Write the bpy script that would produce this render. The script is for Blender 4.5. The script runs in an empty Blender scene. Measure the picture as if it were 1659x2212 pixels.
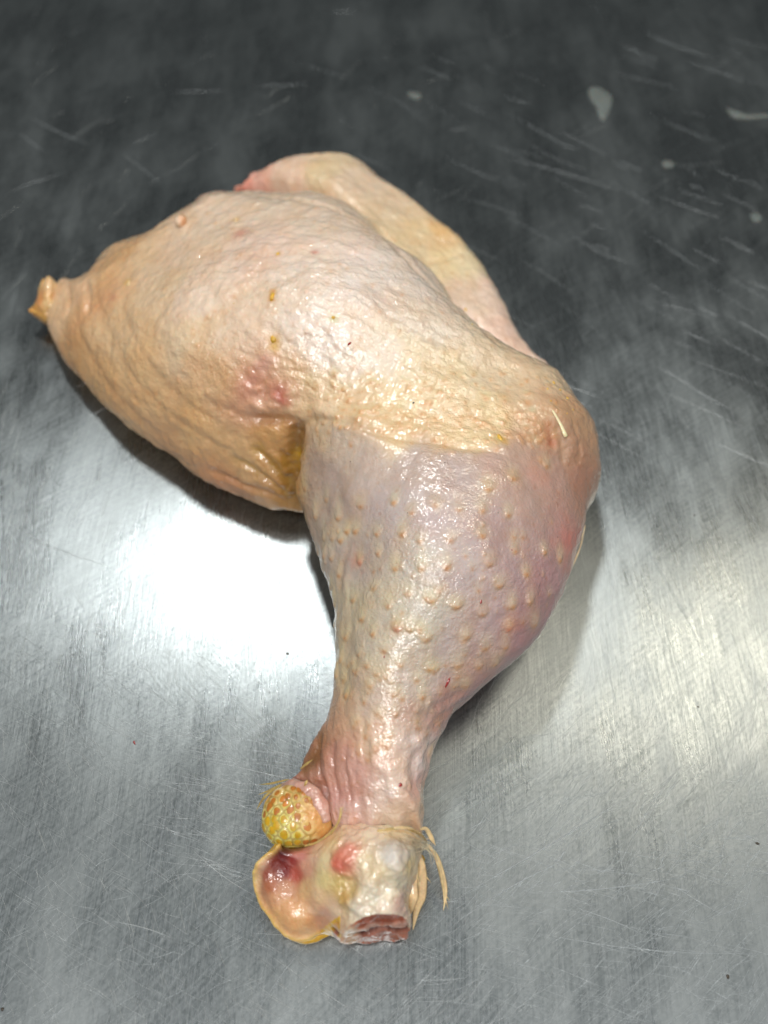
import bpy, math, random
import numpy as np
from mathutils import Vector
from mathutils.bvhtree import BVHTree

rnd = random.Random(7)
C = bpy.context.scene.collection

# ------------------------------------------------------------------ camera
TILT = math.radians(33)
FPX, W0, H0 = 1900.0, 1659.0, 2212.0          # focal length in units of a 1659 x 2212 frame
DIST = 0.264
cam_loc = np.array([0.0, -DIST*math.sin(TILT), DIST*math.cos(TILT)])
cd = bpy.data.cameras.new('camera')
cd.sensor_fit = 'HORIZONTAL'; cd.sensor_width = 36.0
cd.lens = FPX/W0*36.0
cd.clip_start = 0.01; cd.clip_end = 50
cd.dof.use_dof = True; cd.dof.focus_distance = 0.215; cd.dof.aperture_fstop = cd.lens/3.6
cam = bpy.data.objects.new('camera', cd); C.objects.link(cam)
cam.location = cam_loc; cam.rotation_euler = (TILT, 0, 0)
bpy.context.scene.camera = cam

# ------------------------------------------------------------------ room light, lamps and an added skin fill
sc = bpy.context.scene
sc.view_settings.view_transform = 'Standard'; sc.view_settings.look = 'None'
sc.view_settings.gamma = 1.0; sc.view_settings.exposure = 0.25
w = bpy.data.worlds.new('World'); sc.world = w; w.use_nodes = True
w.node_tree.nodes['Background'].inputs[0].default_value = (0.88, 0.98, 1.0, 1)
w.node_tree.nodes['Background'].inputs[1].default_value = 0.075

def area(name, loc, target, size, power, col, size_y=None):
    l = bpy.data.lights.new(name, 'AREA'); l.energy = power; l.color = col
    l.shape = 'RECTANGLE' if size_y else 'DISK'; l.size = size
    if size_y: l.size_y = size_y
    o = bpy.data.objects.new(name, l); C.objects.link(o); o.location = loc
    o.rotation_euler = (Vector(target)-Vector(loc)).to_track_quat('-Z', 'Y').to_euler()
    return o

def ray(u, v):
    x = (u-W0/2)/FPX; y = -(v-H0/2)/FPX
    d = np.array([x, y*math.cos(TILT)+math.sin(TILT), y*math.sin(TILT)-math.cos(TILT)])
    return d/np.linalg.norm(d)
def P(u, v, z=0.0):
    d = ray(u, v); t = (z-cam_loc[2])/d[2]
    return cam_loc+d*t
def mirror_point(u, v, h):        # where a lamp hangs whose reflection in the steel is seen at (u, v)
    p = P(u, v, 0); d = ray(u, v); d = d*np.array([1, 1, -1])
    return tuple(p+d*(h/d[2]))

area('work_lamp', mirror_point(650, 1275, 1.05), (0, 0, 0), 0.12, 3.9, (0.96, 1.0, 1.0))
area('warm_lamp', mirror_point(1640, 1450, 1.5), (0, 0, 0), 0.40, 4.2, (1.0, 0.93, 0.76))
area('skin_fill_light', (-0.12, -0.55, 1.25), (0, 0, 0), 0.45, 8.8, (1.0, 0.98, 0.95))  # added fill, unseen behind the camera: brightens the skin, its reflection stays out of frame
area('ceiling_light', (0.1, -1.08, 1.5), (0.1, -1.08, 0), 3.6, 15, (0.93, 0.98, 1.0), 3.0)

# ------------------------------------------------------------------ numpy helpers
def lin(c):
    c = np.asarray(c, float)/255.0
    return np.where(c <= 0.04045, c/12.92, ((c+0.055)/1.055)**2.4)

def _hash(ix, iy, iz, seed):
    h = (ix*374761393 + iy*668265263 + iz*2147483647 + seed*1274126177) & 0xffffffff
    h = ((h ^ (h >> 13))*1274126177) & 0xffffffff
    h = ((h ^ (h >> 16))*2246822519) & 0xffffffff
    return ((h ^ (h >> 15)) & 0xffffff)/float(0xffffff)*2-1
def vnoise(p, seed=0):
    i = np.floor(p).astype(np.int64); f = p-i; f = f*f*f*(f*(f*6-15)+10)
    r = 0
    for dx in (0, 1):
        wx = f[:, 0] if dx else 1-f[:, 0]
        for dy in (0, 1):
            wy = f[:, 1] if dy else 1-f[:, 1]
            for dz in (0, 1):
                wz = f[:, 2] if dz else 1-f[:, 2]
                r = r+wx*wy*wz*_hash(i[:, 0]+dx, i[:, 1]+dy, i[:, 2]+dz, seed)
    return r
def fbm(p, size, octv=3, seed=0, gain=0.5):
    a = 1.0; r = 0; q = p/size
    for k in range(octv):
        r = r+a*vnoise(q+k*17.3, seed+k); q = q*2.03; a *= gain
    return r

def poly_sdf(X, Y, poly):
    d = np.full(X.shape, 1e9); inside = np.zeros(X.shape, bool)
    n = len(poly)
    for i in range(n):
        a = poly[i]; b = poly[(i+1) % n]; e = b-a
        wx = X-a[0]; wy = Y-a[1]
        t = np.clip((wx*e[0]+wy*e[1])/(e@e+1e-18), 0, 1)
        d = np.minimum(d, (wx-e[0]*t)**2+(wy-e[1]*t)**2)
        c = ((a[1] <= Y) & (b[1] > Y)) | ((b[1] <= Y) & (a[1] > Y))
        if abs(e[1]) > 1e-12:
            xi = a[0]+(Y-a[1])/e[1]*e[0]
            inside ^= c & (X < xi)
    d = np.sqrt(d)
    return np.where(inside, -d, d)

def smooth_poly(pts, n=3):
    pts = [np.array(p, float) for p in pts]; out = []
    N = len(pts)
    for i in range(N):
        p0, p1, p2, p3 = pts[i-1], pts[i], pts[(i+1) % N], pts[(i+2) % N]
        for k in range(n):
            t = k/n
            out.append(0.5*((2*p1)+(-p0+p2)*t+(2*p0-5*p1+4*p2-p3)*t*t+(-p0+3*p1-3*p2+p3)*t**3))
    return np.array(out)
def smooth_line(pts, n=5):
    pts = [np.array(p, float) for p in pts]
    pts = [2*pts[0]-pts[1]]+pts+[2*pts[-1]-pts[-2]]; out = []
    for i in range(1, len(pts)-2):
        p0, p1, p2, p3 = pts[i-1:i+3]
        for k in range(n):
            t = k/n
            out.append(0.5*((2*p1)+(-p0+p2)*t+(2*p0-5*p1+4*p2-p3)*t*t+(-p0+3*p1-3*p2+p3)*t**3))
    out.append(pts[-2]); return np.array(out)

def tps(pts, vals, lam=1e-7):
    P_ = np.array(pts); n = len(P_)
    def U(r2): return 0.5*r2*np.log(r2+1e-14)
    d2 = ((P_[:, None]-P_[None])**2).sum(-1)
    A = np.zeros((n+3, n+3)); A[:n, :n] = U(d2)+lam*np.eye(n)
    A[:n, n] = 1; A[:n, n+1:] = P_; A[n, :n] = 1; A[n+1:, :n] = P_.T
    w_ = np.linalg.solve(A, np.r_[np.array(vals, float), 0, 0, 0])
    def f(X, Y):
        r = w_[n]+w_[n+1]*X+w_[n+2]*Y
        for i in range(n): r = r+w_[i]*U((X-P_[i, 0])**2+(Y-P_[i, 1])**2)
        return r
    return f

MM = 0.001
class Body:
    """A mass lying on the steel: outline of its silhouette, top heights and edge radii."""
    def __init__(s, outline, heights, zmid, bottom=0.3*MM, mids=None, radii=None, R=None, rough=0.0, exp=2.0, soft=0):
        s.soft = soft
        s.bottom = bottom; s.exp = exp
        s.Z = tps([P(u, v, h*MM)[:2] for u, v, h in mids], [h*MM for _, _, h in mids]) if mids else (lambda X, Y, c=zmid: c+0*X)
        s.H = tps([P(u, v, h*MM*0.8)[:2] for u, v, h in heights], [h*MM for _, _, h in heights])
        s.R = tps([P(u, v, zmid)[:2] for u, v, _ in radii], [r*MM for _, _, r in radii]) if radii else (lambda X, Y: R+0*X)
        pl = smooth_poly(outline)
        w_ = np.array([P(u, v, zmid)[:2] for u, v in pl])
        zz = s.Z(w_[:, 0], w_[:, 1]); w_ = np.array([P(u, v, z)[:2] for (u, v), z in zip(pl, zz)]); zmid = zz
        t = np.roll(w_, -1, 0)-np.roll(w_, 1, 0)
        ar = np.sum(w_[:, 0]*np.roll(w_[:, 1], -1)-np.roll(w_[:, 0], -1)*w_[:, 1])
        nrm = np.stack([t[:, 1], -t[:, 0]], 1)*(1 if ar > 0 else -1)
        nrm /= np.linalg.norm(nrm, axis=1)[:, None]+1e-12
        m = ((w_-cam_loc[:2])*nrm).sum(1)/(cam_loc[2]-zmid)
        Rl = np.clip(s.R(w_[:, 0], w_[:, 1]), 3*MM, None); Hl = np.clip(s.H(w_[:, 0], w_[:, 1])-zmid, 3*MM, None)
        hh = np.where(m > 0, Hl, zmid-bottom)
        off = np.sqrt(Rl**2+(hh*m)**2)-Rl
        off = (np.roll(off, 1)+off*2+np.roll(off, -1))/4
        s.poly = w_-nrm*off[:, None]
    def grid(s, X, Y):
        s.sd = poly_sdf(X, Y, s.poly)
        if s.soft:
            b = s.sd.copy()
            for _ in range(s.soft):
                b = (b+np.roll(b, 1, 0)+np.roll(b, -1, 0)+np.roll(b, 1, 1)+np.roll(b, -1, 1))/5
            k = np.clip(-s.sd/(3*MM)-0.3, 0, 1); s.sd = s.sd*(1-k)+b*k
        s.Rg = np.clip(s.R(X, Y), 2*MM, None); s.zmid = s.Z(X, Y); s.Hg = np.maximum(s.H(X, Y), s.zmid+1.5*MM)
        q = np.where(s.sd < 0, np.clip(1+s.sd/s.Rg, 0, None), 1+s.sd/s.Rg)
        s.q2 = q**s.exp
    def phi(s, z):
        zt = np.where(z >= s.zmid, (z-s.zmid)/(s.Hg-s.zmid), (s.zmid-z)/(s.zmid-s.bottom))
        r = (s.q2+np.abs(zt)**s.exp)**(1/s.exp)-1
        return r*np.minimum(s.Rg, np.maximum(s.Hg-s.zmid, s.zmid))*0.8

def smin(a, b, k):
    h = np.clip(0.5+0.5*(b-a)/k, 0, 1)
    return b*(1-h)+a*h-k*h*(1-h)

def surface_nets(phi, org, h):
    nx, ny, nz = phi.shape; ins = phi < 0
    cnt = np.zeros((nx-1, ny-1, nz-1), np.uint8)
    for a in (0, 1):
        for b in (0, 1):
            for c in (0, 1):
                cnt += ins[a:nx-1+a, b:ny-1+b, c:nz-1+c]
    act = (cnt > 0) & (cnt < 8)
    idx = np.full(act.shape, -1, np.int64); I = np.argwhere(act); idx[act] = np.arange(len(I))
    pos = np.zeros((len(I), 3)); num = np.zeros(len(I))
    corners = [(a, b, c) for a in (0, 1) for b in (0, 1) for c in (0, 1)]
    for ca in corners:
        for ax in range(3):
            if ca[ax]: continue
            cb = list(ca); cb[ax] = 1
            fa = phi[I[:, 0]+ca[0], I[:, 1]+ca[1], I[:, 2]+ca[2]]
            fb = phi[I[:, 0]+cb[0], I[:, 1]+cb[1], I[:, 2]+cb[2]]
            m = (fa < 0) != (fb < 0)
            t = np.where(m, fa/np.where(m, fa-fb, 1), 0)
            p = np.array(ca, float)[None]+np.zeros((len(I), 3)); p[:, ax] += t
            pos += p*m[:, None]; num += m
    pos = (pos/num[:, None]+I)*h+org
    quads = []
    for ax in range(3):
        b, c = [(1, 2), (2, 0), (0, 1)][ax]
        lo = [slice(None)]*3; hi = [slice(None)]*3
        lo[ax] = slice(0, -1); hi[ax] = slice(1, None)
        A = ins[tuple(lo)]; B = ins[tuple(hi)]
        E = np.argwhere(A != B)
        ok = (E[:, b] > 0) & (E[:, c] > 0) & (E[:, b] < phi.shape[b]-1) & (E[:, c] < phi.shape[c]-1)
        E = E[ok]; s = A[E[:, 0], E[:, 1], E[:, 2]]
        def cell(db, dc):
            q = E.copy(); q[:, b] -= db; q[:, c] -= dc
            return idx[q[:, 0], q[:, 1], q[:, 2]]
        q = np.stack([cell(1, 1), cell(0, 1), cell(0, 0), cell(1, 0)], 1)
        q[~s] = q[~s][:, ::-1]
        quads.append(q)
    return pos, np.concatenate(quads)

def voxelise(bodies, combine, h, pad=3*MM, zmax=0.06):
    allp = np.concatenate([b.poly for b in bodies])
    lo = allp.min(0)-pad; hi = allp.max(0)+pad
    xs = np.arange(lo[0], hi[0], h); ys = np.arange(lo[1], hi[1], h); zs = np.arange(-2*h, zmax, h)
    X, Y = np.meshgrid(xs, ys, indexing='ij')
    for b in bodies: b.grid(X, Y)
    phi = np.empty(X.shape+(len(zs),), np.float32)
    for k, z in enumerate(zs):
        phi[:, :, k] = combine(X, Y, z, [b.phi(z) for b in bodies])
    return surface_nets(phi, np.array([lo[0], lo[1], zs[0]]), h)

def to_mesh(name, V, F):
    me = bpy.data.meshes.new(name)
    F = np.asarray(F); me.vertices.add(len(V)); me.vertices.foreach_set('co', np.asarray(V, np.float32).ravel())
    me.loops.add(F.size); me.loops.foreach_set('vertex_index', F.ravel().astype(np.int32))
    me.polygons.add(len(F)); me.polygons.foreach_set('loop_start', (np.arange(len(F))*F.shape[1]).astype(np.int32))
    me.polygons.foreach_set('loop_total', np.full(len(F), F.shape[1], np.int32))
    me.polygons.foreach_set('use_smooth', np.ones(len(F), bool))
    me.update(calc_edges=True); me.validate(); return me
def subdivide(me, lv=1):
    o = bpy.data.objects.new('tmp', me); C.objects.link(o)
    m = o.modifiers.new('s', 'SUBSURF'); m.levels = lv; m.render_levels = lv
    dg = bpy.context.evaluated_depsgraph_get()
    r = bpy.data.meshes.new_from_object(o.evaluated_get(dg))
    bpy.data.objects.remove(o); return r
def get_vn(me):
    V = np.empty(len(me.vertices)*3, np.float32); me.vertices.foreach_get('co', V)
    N = np.empty(len(me.vertices)*3, np.float32); me.vertex_normals.foreach_get('vector', N)
    return V.reshape(-1, 3).astype(float), N.reshape(-1, 3).astype(float)
def set_v(me, V): me.vertices.foreach_set('co', V.astype(np.float32).ravel()); me.update()
def set_col(me, col):
    a = me.color_attributes.new('tone', 'FLOAT_COLOR', 'POINT')
    c = np.ones((len(col), 4), np.float32); c[:, :3] = np.clip(col, 0, 1); a.data.foreach_set('color', c.ravel())
def cast(bvh, u, v, z=0.02):
    h = bvh.ray_cast(Vector(cam_loc), Vector(ray(u, v)))
    return np.array(h[0]) if h[0] is not None else P(u, v, z)
def bvh_of(V, F): return BVHTree.FromPolygons([tuple(p) for p in V], [tuple(int(i) for i in f) for f in F])

def link(name, me, mat, parent=None, **props):
    o = bpy.data.objects.new(name, me); C.objects.link(o)
    if mat is not None: me.materials.clear(); me.materials.append(mat)
    if parent is not None: o.parent = parent
    for k, v in props.items(): o[k] = v
    return o

def line_dist(V, pts, reach):
    """distance from verts to a 3-D polyline (only near it), side sign and position along"""
    lo = pts.min(0)-reach; hi = pts.max(0)+reach
    ids = np.where(((V > lo) & (V < hi)).all(1))[0]
    best = np.full(len(ids), 1e9); along = np.zeros(len(ids)); side = np.zeros(len(ids))
    Q = V[ids]; n = len(pts)-1
    for i in range(n):
        a = pts[i]; e = pts[i+1]-a
        t = np.clip(((Q-a)@e)/(e@e+1e-18), 0, 1)
        dv = Q-a-t[:, None]*e; d = np.linalg.norm(dv, axis=1)
        m = d < best; best[m] = d[m]; along[m] = (i+t[m])/n
        side[m] = np.sign(e[0]*dv[m, 1]-e[1]*dv[m, 0])
    return ids, best, along, side

# ------------------------------------------------------------------ node helpers
class NT:
    def __init__(s, name):
        s.m = bpy.data.materials.new(name); s.m.use_nodes = True; s.t = s.m.node_tree
        s.b = s.t.nodes['Principled BSDF']; s.out = s.t.nodes['Material Output']
    def n(s, typ, **kw):
        x = s.t.nodes.new(typ)
        for k, v in kw.items():
            if k.startswith('_'): setattr(x, k[1:], v)
            else: s.set(x, k.replace('__', ' '), v)
        return x
    def set(s, node, key, v):
        try: sock = node.inputs[int(key[1:])] if key[0] == 'i' and key[1:].isdigit() else node.inputs[key]
        except Exception: raise KeyError(node.name+' '+key)
        if isinstance(v, bpy.types.NodeSocket): s.t.links.new(v, sock)
        else: sock.default_value = v
    def math(s, op, a, b=0.0, c=None, clamp=False):
        x = s.t.nodes.new('ShaderNodeMath'); x.operation = op; x.use_clamp = clamp
        for i, v in enumerate((a, b, c)):
            if v is None: continue
            if isinstance(v, bpy.types.NodeSocket): s.t.links.new(v, x.inputs[i])
            else: x.inputs[i].default_value = v
        return x.outputs[0]
    def mix(s, f, a, b, mode='MIX'):
        x = s.t.nodes.new('ShaderNodeMix'); x.data_type = 'RGBA'; x.blend_type = mode
        for k, v in ((0, f), (6, a), (7, b)):
            if isinstance(v, bpy.types.NodeSocket): s.t.links.new(v, x.inputs[k])
            else: x.inputs[k].default_value = v if k == 0 else tuple(v)+(() if len(v) == 4 else (1,))
        return x.outputs[2]
    def ramp(s, f, stops):
        x = s.t.nodes.new('ShaderNodeMapRange'); x.clamp = True
        s.t.links.new(f, x.inputs[0])
        x.inputs[1].default_value, x.inputs[2].default_value, x.inputs[3].default_value, x.inputs[4].default_value = stops
        return x.outputs[0]
    def noise(s, vec, scale, detail=3, rough=0.5, dist=0.0):
        x = s.n('ShaderNodeTexNoise', Vector=vec, Scale=scale, Detail=detail, Roughness=rough, Distortion=dist)
        return x.outputs[0]
    def mapping(s, vec, scale=(1, 1, 1), rot=(0, 0, 0), loc=(0, 0, 0)):
        return s.n('ShaderNodeMapping', Vector=vec, Scale=scale, Rotation=rot, Location=loc).outputs[0]

def flesh_material(name, tone=True, col=(0.6, 0.4, 0.3), rough=0.42, coat=1.0, sss=0.35, bumpk=1.0, pores=True, mott=1.25, coat_r=0.045):
    t = NT(name); co = t.n('ShaderNodeTexCoord').outputs['Object']
    base = t.n('ShaderNodeVertexColor', _layer_name='tone').outputs[0] if tone else None
    if base is None:
        r = t.n('ShaderNodeRGB'); r.outputs[0].default_value = tuple(col)+(1,); base = r.outputs[0]
    n1 = t.noise(co, 130, 4, 0.6, 0.4); n2 = t.noise(co, 420, 4, 0.6); n3 = t.noise(co, 55, 3, 0.5)
    c = t.mix(t.math('MULTIPLY', t.ramp(n1, (0.42, 0.72, 0, 1)), 0.28*mott), base, (0.86, 0.62, 0.36), 'MULTIPLY')
    c = t.mix(t.math('MULTIPLY', t.ramp(n3, (0.5, 0.75, 0, 1)), 0.22*mott), c, (1.0, 0.78, 0.74), 'MULTIPLY')
    c = t.mix(t.math('MULTIPLY', t.ramp(n2, (0.5, 0.8, 0, 1)), 0.35*mott), c, (1.25, 1.22, 1.2), 'MULTIPLY')
    if pores:
        vo = t.n('ShaderNodeTexVoronoi', Vector=co, Scale=260.0).outputs[0]
        c = t.mix(t.math('MULTIPLY', t.ramp(vo, (0.0, 0.22, 1, 0)), 0.35), c, (0.80, 0.52, 0.30), 'MULTIPLY')
    t.set(t.b, 'Base Color', c)
    t.set(t.b, 'Subsurface Weight', sss); t.set(t.b, 'Subsurface Radius', (1.0, 0.42, 0.25)); t.set(t.b, 'Subsurface Scale', 0.0028)
    rn = t.ramp(t.noise(co, 90, 3, 0.6), (0.3, 0.7, rough-0.1, rough+0.14))
    t.set(t.b, 'Roughness', rn); t.set(t.b, 'Specular IOR Level', 0.5)
    t.set(t.b, 'Coat Weight', coat); t.set(t.b, 'Coat IOR', 1.65)
    t.set(t.b, 'Coat Roughness', t.ramp(t.noise(co, 150, 3, 0.6), (0.3, 0.7, coat_r*0.6, coat_r*2.2)))
    b1 = t.noise(co, 1300, 2, 0.5); b2 = t.noise(co, 620, 2, 0.5, 0.5); b3 = t.noise(co, 300, 2, 0.5)
    hgt = t.math('ADD', t.math('MULTIPLY', b1, 0.65), t.math('ADD', t.math('MULTIPLY', b2, 0.9), t.math('MULTIPLY', b3, 0.5)))
    hgt = t.math('MULTIPLY', hgt, t.ramp(t.noise(co, 34, 3, 0.6), (0.36, 0.62, 0.5, 1.25)))
    bm = t.n('ShaderNodeBump', Strength=0.75*bumpk, Distance=0.00042, Height=hgt)
    t.set(t.b, 'Normal', bm.outputs[0])
    bc = t.n('ShaderNodeBump', Strength=0.9*bumpk, Distance=0.00042, Height=hgt)
    t.set(t.b, 'Coat Normal', bc.outputs[0])
    return t.m

M_skin = flesh_material('raw_skin')
M_meat = flesh_material('wet_flesh', rough=0.36, coat=0.7, sss=0.4, pores=False, bumpk=0.6, coat_r=0.07)
M_pad = flesh_material('foot_pad_skin', rough=0.45, coat=0.5, sss=0.3, pores=False, bumpk=0.35, mott=0.3)

def plain(name, col, rough=0.5, coat=0.3, sss=0.15, noise=0.25, nscale=300):
    t = NT(name); co = t.n('ShaderNodeTexCoord').outputs['Object']
    f = t.ramp(t.noise(co, nscale, 3, 0.6), (0.3, 0.7, 0, 1))
    a = [x*(1-noise) for x in col]; b = [min(1, x*(1+noise)) for x in col]
    t.set(t.b, 'Base Color', t.mix(f, a, b)); t.set(t.b, 'Roughness', rough); t.set(t.b, 'Coat Weight', coat); t.set(t.b, 'Coat IOR', 1.65)
    t.set(t.b, 'Coat Roughness', 0.12); t.set(t.b, 'Subsurface Weight', sss); t.set(t.b, 'Subsurface Scale', 0.001)
    return t.m

# ------------------------------------------------------------------ the steel sheet
def steel_material():
    t = NT('brushed_steel'); co = t.n('ShaderNodeTexCoord').outputs['Object']
    def brush(rot, sx, sy, detail=4, rough=0.65, warp=0.0):
        v = co
        if warp:
            nn = t.n('ShaderNodeTexNoise', Vector=co, Scale=5.0, Detail=2.0)
            sub = t.n('ShaderNodeVectorMath', _operation='MULTIPLY_ADD')
            t.set(sub, 'i0', nn.outputs[1]); sub.inputs[1].default_value = (warp, warp, 0); t.set(sub, 'i2', co); v = sub.outputs[0]
        return t.noise(t.mapping(t.mapping(v, rot=(0, 0, math.radians(rot))), (sx, sy, 1)), 1.0, detail, rough)
    g1 = brush(3, 2600, 38); g2 = brush(-9, 1900, 55, warp=0.02)
    g3 = brush(78, 1500, 60, warp=0.03); g4 = brush(-42, 1500, 50, warp=0.03); g5 = brush(52, 1300, 45, warp=0.04)
    patch1 = t.ramp(t.noise(co, 14, 3, 0.6, 0.8), (0.42, 0.6, 0, 1)); patch2 = t.ramp(t.noise(t.mapping(co, loc=(3, 1, 0)), 11, 3, 0.6, 0.8), (0.45, 0.62, 0, 1))
    sm = t.noise(t.mapping(co, (1.1, 0.6, 1), rot=(0, 0, 0.35)), 24, 5, 0.62, 0.35)
    sm2 = t.noise(t.mapping(co, (1.2, 0.4, 1), loc=(1, 2, 0)), 60, 5, 0.65, 0.3)
    smudge = t.ramp(t.math('ADD', t.math('MULTIPLY', sm, 0.6), t.math('MULTIPLY', sm2, 0.4)), (0.43, 0.60, 0, 1))
    hgt = t.math('ADD', t.math('MULTIPLY', g1, 0.5), t.math('MULTIPLY', g2, 0.4))
    hgt = t.math('ADD', hgt, t.math('MULTIPLY', t.math('MULTIPLY', g3, patch1), 0.35))
    hgt = t.math('ADD', hgt, t.math('MULTIPLY', t.math('MULTIPLY', g4, patch2), 0.5))
    hgt = t.math('ADD', hgt, t.math('MULTIPLY', t.math('MULTIPLY', g5, patch1), 0.4))
    micro = t.noise(co, 2400, 3, 0.7)
    hgt = t.math('ADD', hgt, t.math('MULTIPLY', micro, 0.35))
    b1 = t.n('ShaderNodeBump', Strength=0.34, Distance=0.00016, Height=hgt)
    dent = t.noise(co, 9, 2, 0.4)
    b2 = t.n('ShaderNodeBump', Strength=0.5, Distance=0.0025, Height=dent, Normal=b1.outputs[0])
    t.set(t.b, 'Normal', b2.outputs[0])
    # thin dull film of grease over bright metal
    speck = t.noise(co, 900, 4, 0.7)
    fine = t.ramp(t.math('ADD', t.math('MULTIPLY', g1, 0.35), t.math('ADD', t.math('MULTIPLY', g5, 0.3), t.math('MULTIPLY', speck, 0.35))), (0.42, 0.58, 0.0, 1.0))
    base = t.mix(fine, (0.18, 0.195, 0.195), (0.37, 0.385, 0.385))
    base = t.mix(t.math('MULTIPLY', smudge, 0.65), base, (0.35, 0.37, 0.37))
    t.set(t.b, 'Base Color', base)
    t.set(t.b, 'Metallic', t.ramp(smudge, (0, 1, 0.97, 0.94)))
    r = t.math('ADD', t.ramp(smudge, (0, 1, 0.27, 0.40)), t.math('MULTIPLY', t.ramp(g2, (0.3, 0.7, -1, 1)), 0.05))
    t.set(t.b, 'Roughness', r)
    t.set(t.b, 'Anisotropic', 0.68)
    t.set(t.b, 'Tangent', t.n('ShaderNodeCombineXYZ', X=1.0, Y=0.03, Z=0.0).outputs[0])
    return t.m
M_steel = steel_material()

def box_sheet():
    x0, x1, y0, y1, d = -0.9, 0.9, -0.7, 1.5, 0.012
    V = [(x0, y0, 0), (x1, y0, 0), (x1, y1, 0), (x0, y1, 0), (x0, y0, -d), (x1, y0, -d), (x1, y1, -d), (x0, y1, -d)]
    F = [(0, 1, 2, 3), (7, 6, 5, 4), (4, 5, 1, 0), (5, 6, 2, 1), (6, 7, 3, 2), (7, 4, 0, 3)]
    me = bpy.data.meshes.new('steel_table'); me.from_pydata(V, [], F); me.update(); return me
steel = link('steel_table', box_sheet(), M_steel, kind='structure')

# scratches: hair-thin burred grooves, one joined part
def scratch_mesh():
    V, F = [], []
    def strip(pts, wd):
        pts = np.array(pts); n = len(pts)
        t = np.gradient(pts, axis=0); t /= np.linalg.norm(t, axis=1)[:, None]+1e-12
        nn = np.stack([-t[:, 1], t[:, 0]], 1); b = len(V)
        for i in range(n):
            w_ = wd*math.sin(math.pi*(i+0.15)/(n-0.7))
            z = 0.03*MM+rnd.random()*0.02*MM
            V.append((*(pts[i]-nn[i]*w_/2), z)); V.append((*pts[i], z+w_*0.35)); V.append((*(pts[i]+nn[i]*w_/2), z))
        for i in range(n-1):
            for k in (0, 1):
                a = b+i*3+k; F.append((a, a+3, a+4, a+1))
    def family(n, box, ang, spread, length, wd):
        for _ in range(n):
            u = rnd.uniform(box[0], box[2]); v = rnd.uniform(box[1], box[3])
            a = math.radians(rnd.gauss(ang, spread)); L = length*rnd.uniform(0.25, 1.3); cv = rnd.gauss(0, 0.12)
            p = P(u, v)[:2]; pts = []
            for k in range(9):
                s = (k/8-0.5)*L; aa = a+cv*s/L
                pts.append(p+np.array([math.cos(aa)*s, math.sin(aa)*s]))
            strip(pts, wd*rnd.uniform(0.4, 1.2))
    S = 0.06*MM
    family(520, (0, 1350, 830, 2212), -28, 7, 0.011, S)
    family(260, (350, 1550, 800, 1900), -14, 6, 0.013, S)
    family(300, (0, 1250, 700, 2212), -62, 8, 0.010, S)
    family(800, (820, 1650, 1659, 2212), 38, 11, 0.010, S)
    family(330, (1000, 1450, 1659, 1950), 62, 9, 0.010, S)
    family(260, (900, 1800, 1659, 2212), -12, 10, 0.012, S)
    family(600, (0, 1850, 1659, 2212), 45, 18, 0.008, S)
    family(420, (0, 850, 700, 1450), 84, 5, 0.012, S*0.8)
    family(420, (1250, 900, 1659, 1500), 93, 4, 0.012, S*0.8)
    family(160, (0, 0, 1659, 900), 60, 25, 0.022, S*.9); family(120, (700, 100, 1659, 1000), -38, 8, 0.03, S*.9)
    for u0, v0, u1, v1, w_ in [(0, 1120, 240, 1225, .16), (700, 2000, 540, 2212, .18), (560, 1560, 720, 1640, .14), (500, 1500, 640, 1655, .12),
                               (430, 1640, 690, 1700, .12), (1150, 1930, 1500, 1890, .15), (1320, 1910, 1480, 1640, .13), (990, 1990, 1240, 1850, .16),
                               (950, 1960, 1390, 1700, .16), (410, 1830, 560, 1940, .14), (240, 1990, 380, 2030, .14), (540, 2015, 690, 2018, .12),
                               (1130, 2010, 1659, 2060, .12), (1240, 1960, 1400, 2025, .10), (1050, 760, 1300, 860, .1), 
                               (60, 250, 190, 310, .25), (40, 285, 100, 330, .25), (260, 330, 350, 400, .2)]:
        a = P(u0, v0)[:2]; b = P(u1, v1)[:2]; n_ = np.array([-(b-a)[1], (b-a)[0]]); c_ = rnd.uniform(-.05, .05)
        strip([a+(b-a)*k/10+n_*c_*math.sin(math.pi*k/10) for k in range(11)], w_*MM)
    me = bpy.data.meshes.new('scratches'); me.from_pydata([tuple(map(float, v)) for v in V], [], F); me.update(); return me
ts = NT('scratched_metal')
ts.set(ts.b, 'Base Color', (0.80, 0.83, 0.84, 1)); ts.set(ts.b, 'Metallic', 1.0); ts.set(ts.b, 'Roughness', 0.5)
link('scratches', scratch_mesh(), ts.m, steel, kind='stuff')

# ------------------------------------------------------------------ the leg: thigh, flap and drumstick as one skin
root = bpy.data.objects.new('chicken_leg', None); C.objects.link(root)
root['label'] = 'raw chicken leg quarter with pale bumpy skin lying on brushed steel'; root['category'] = 'chicken leg'

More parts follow.
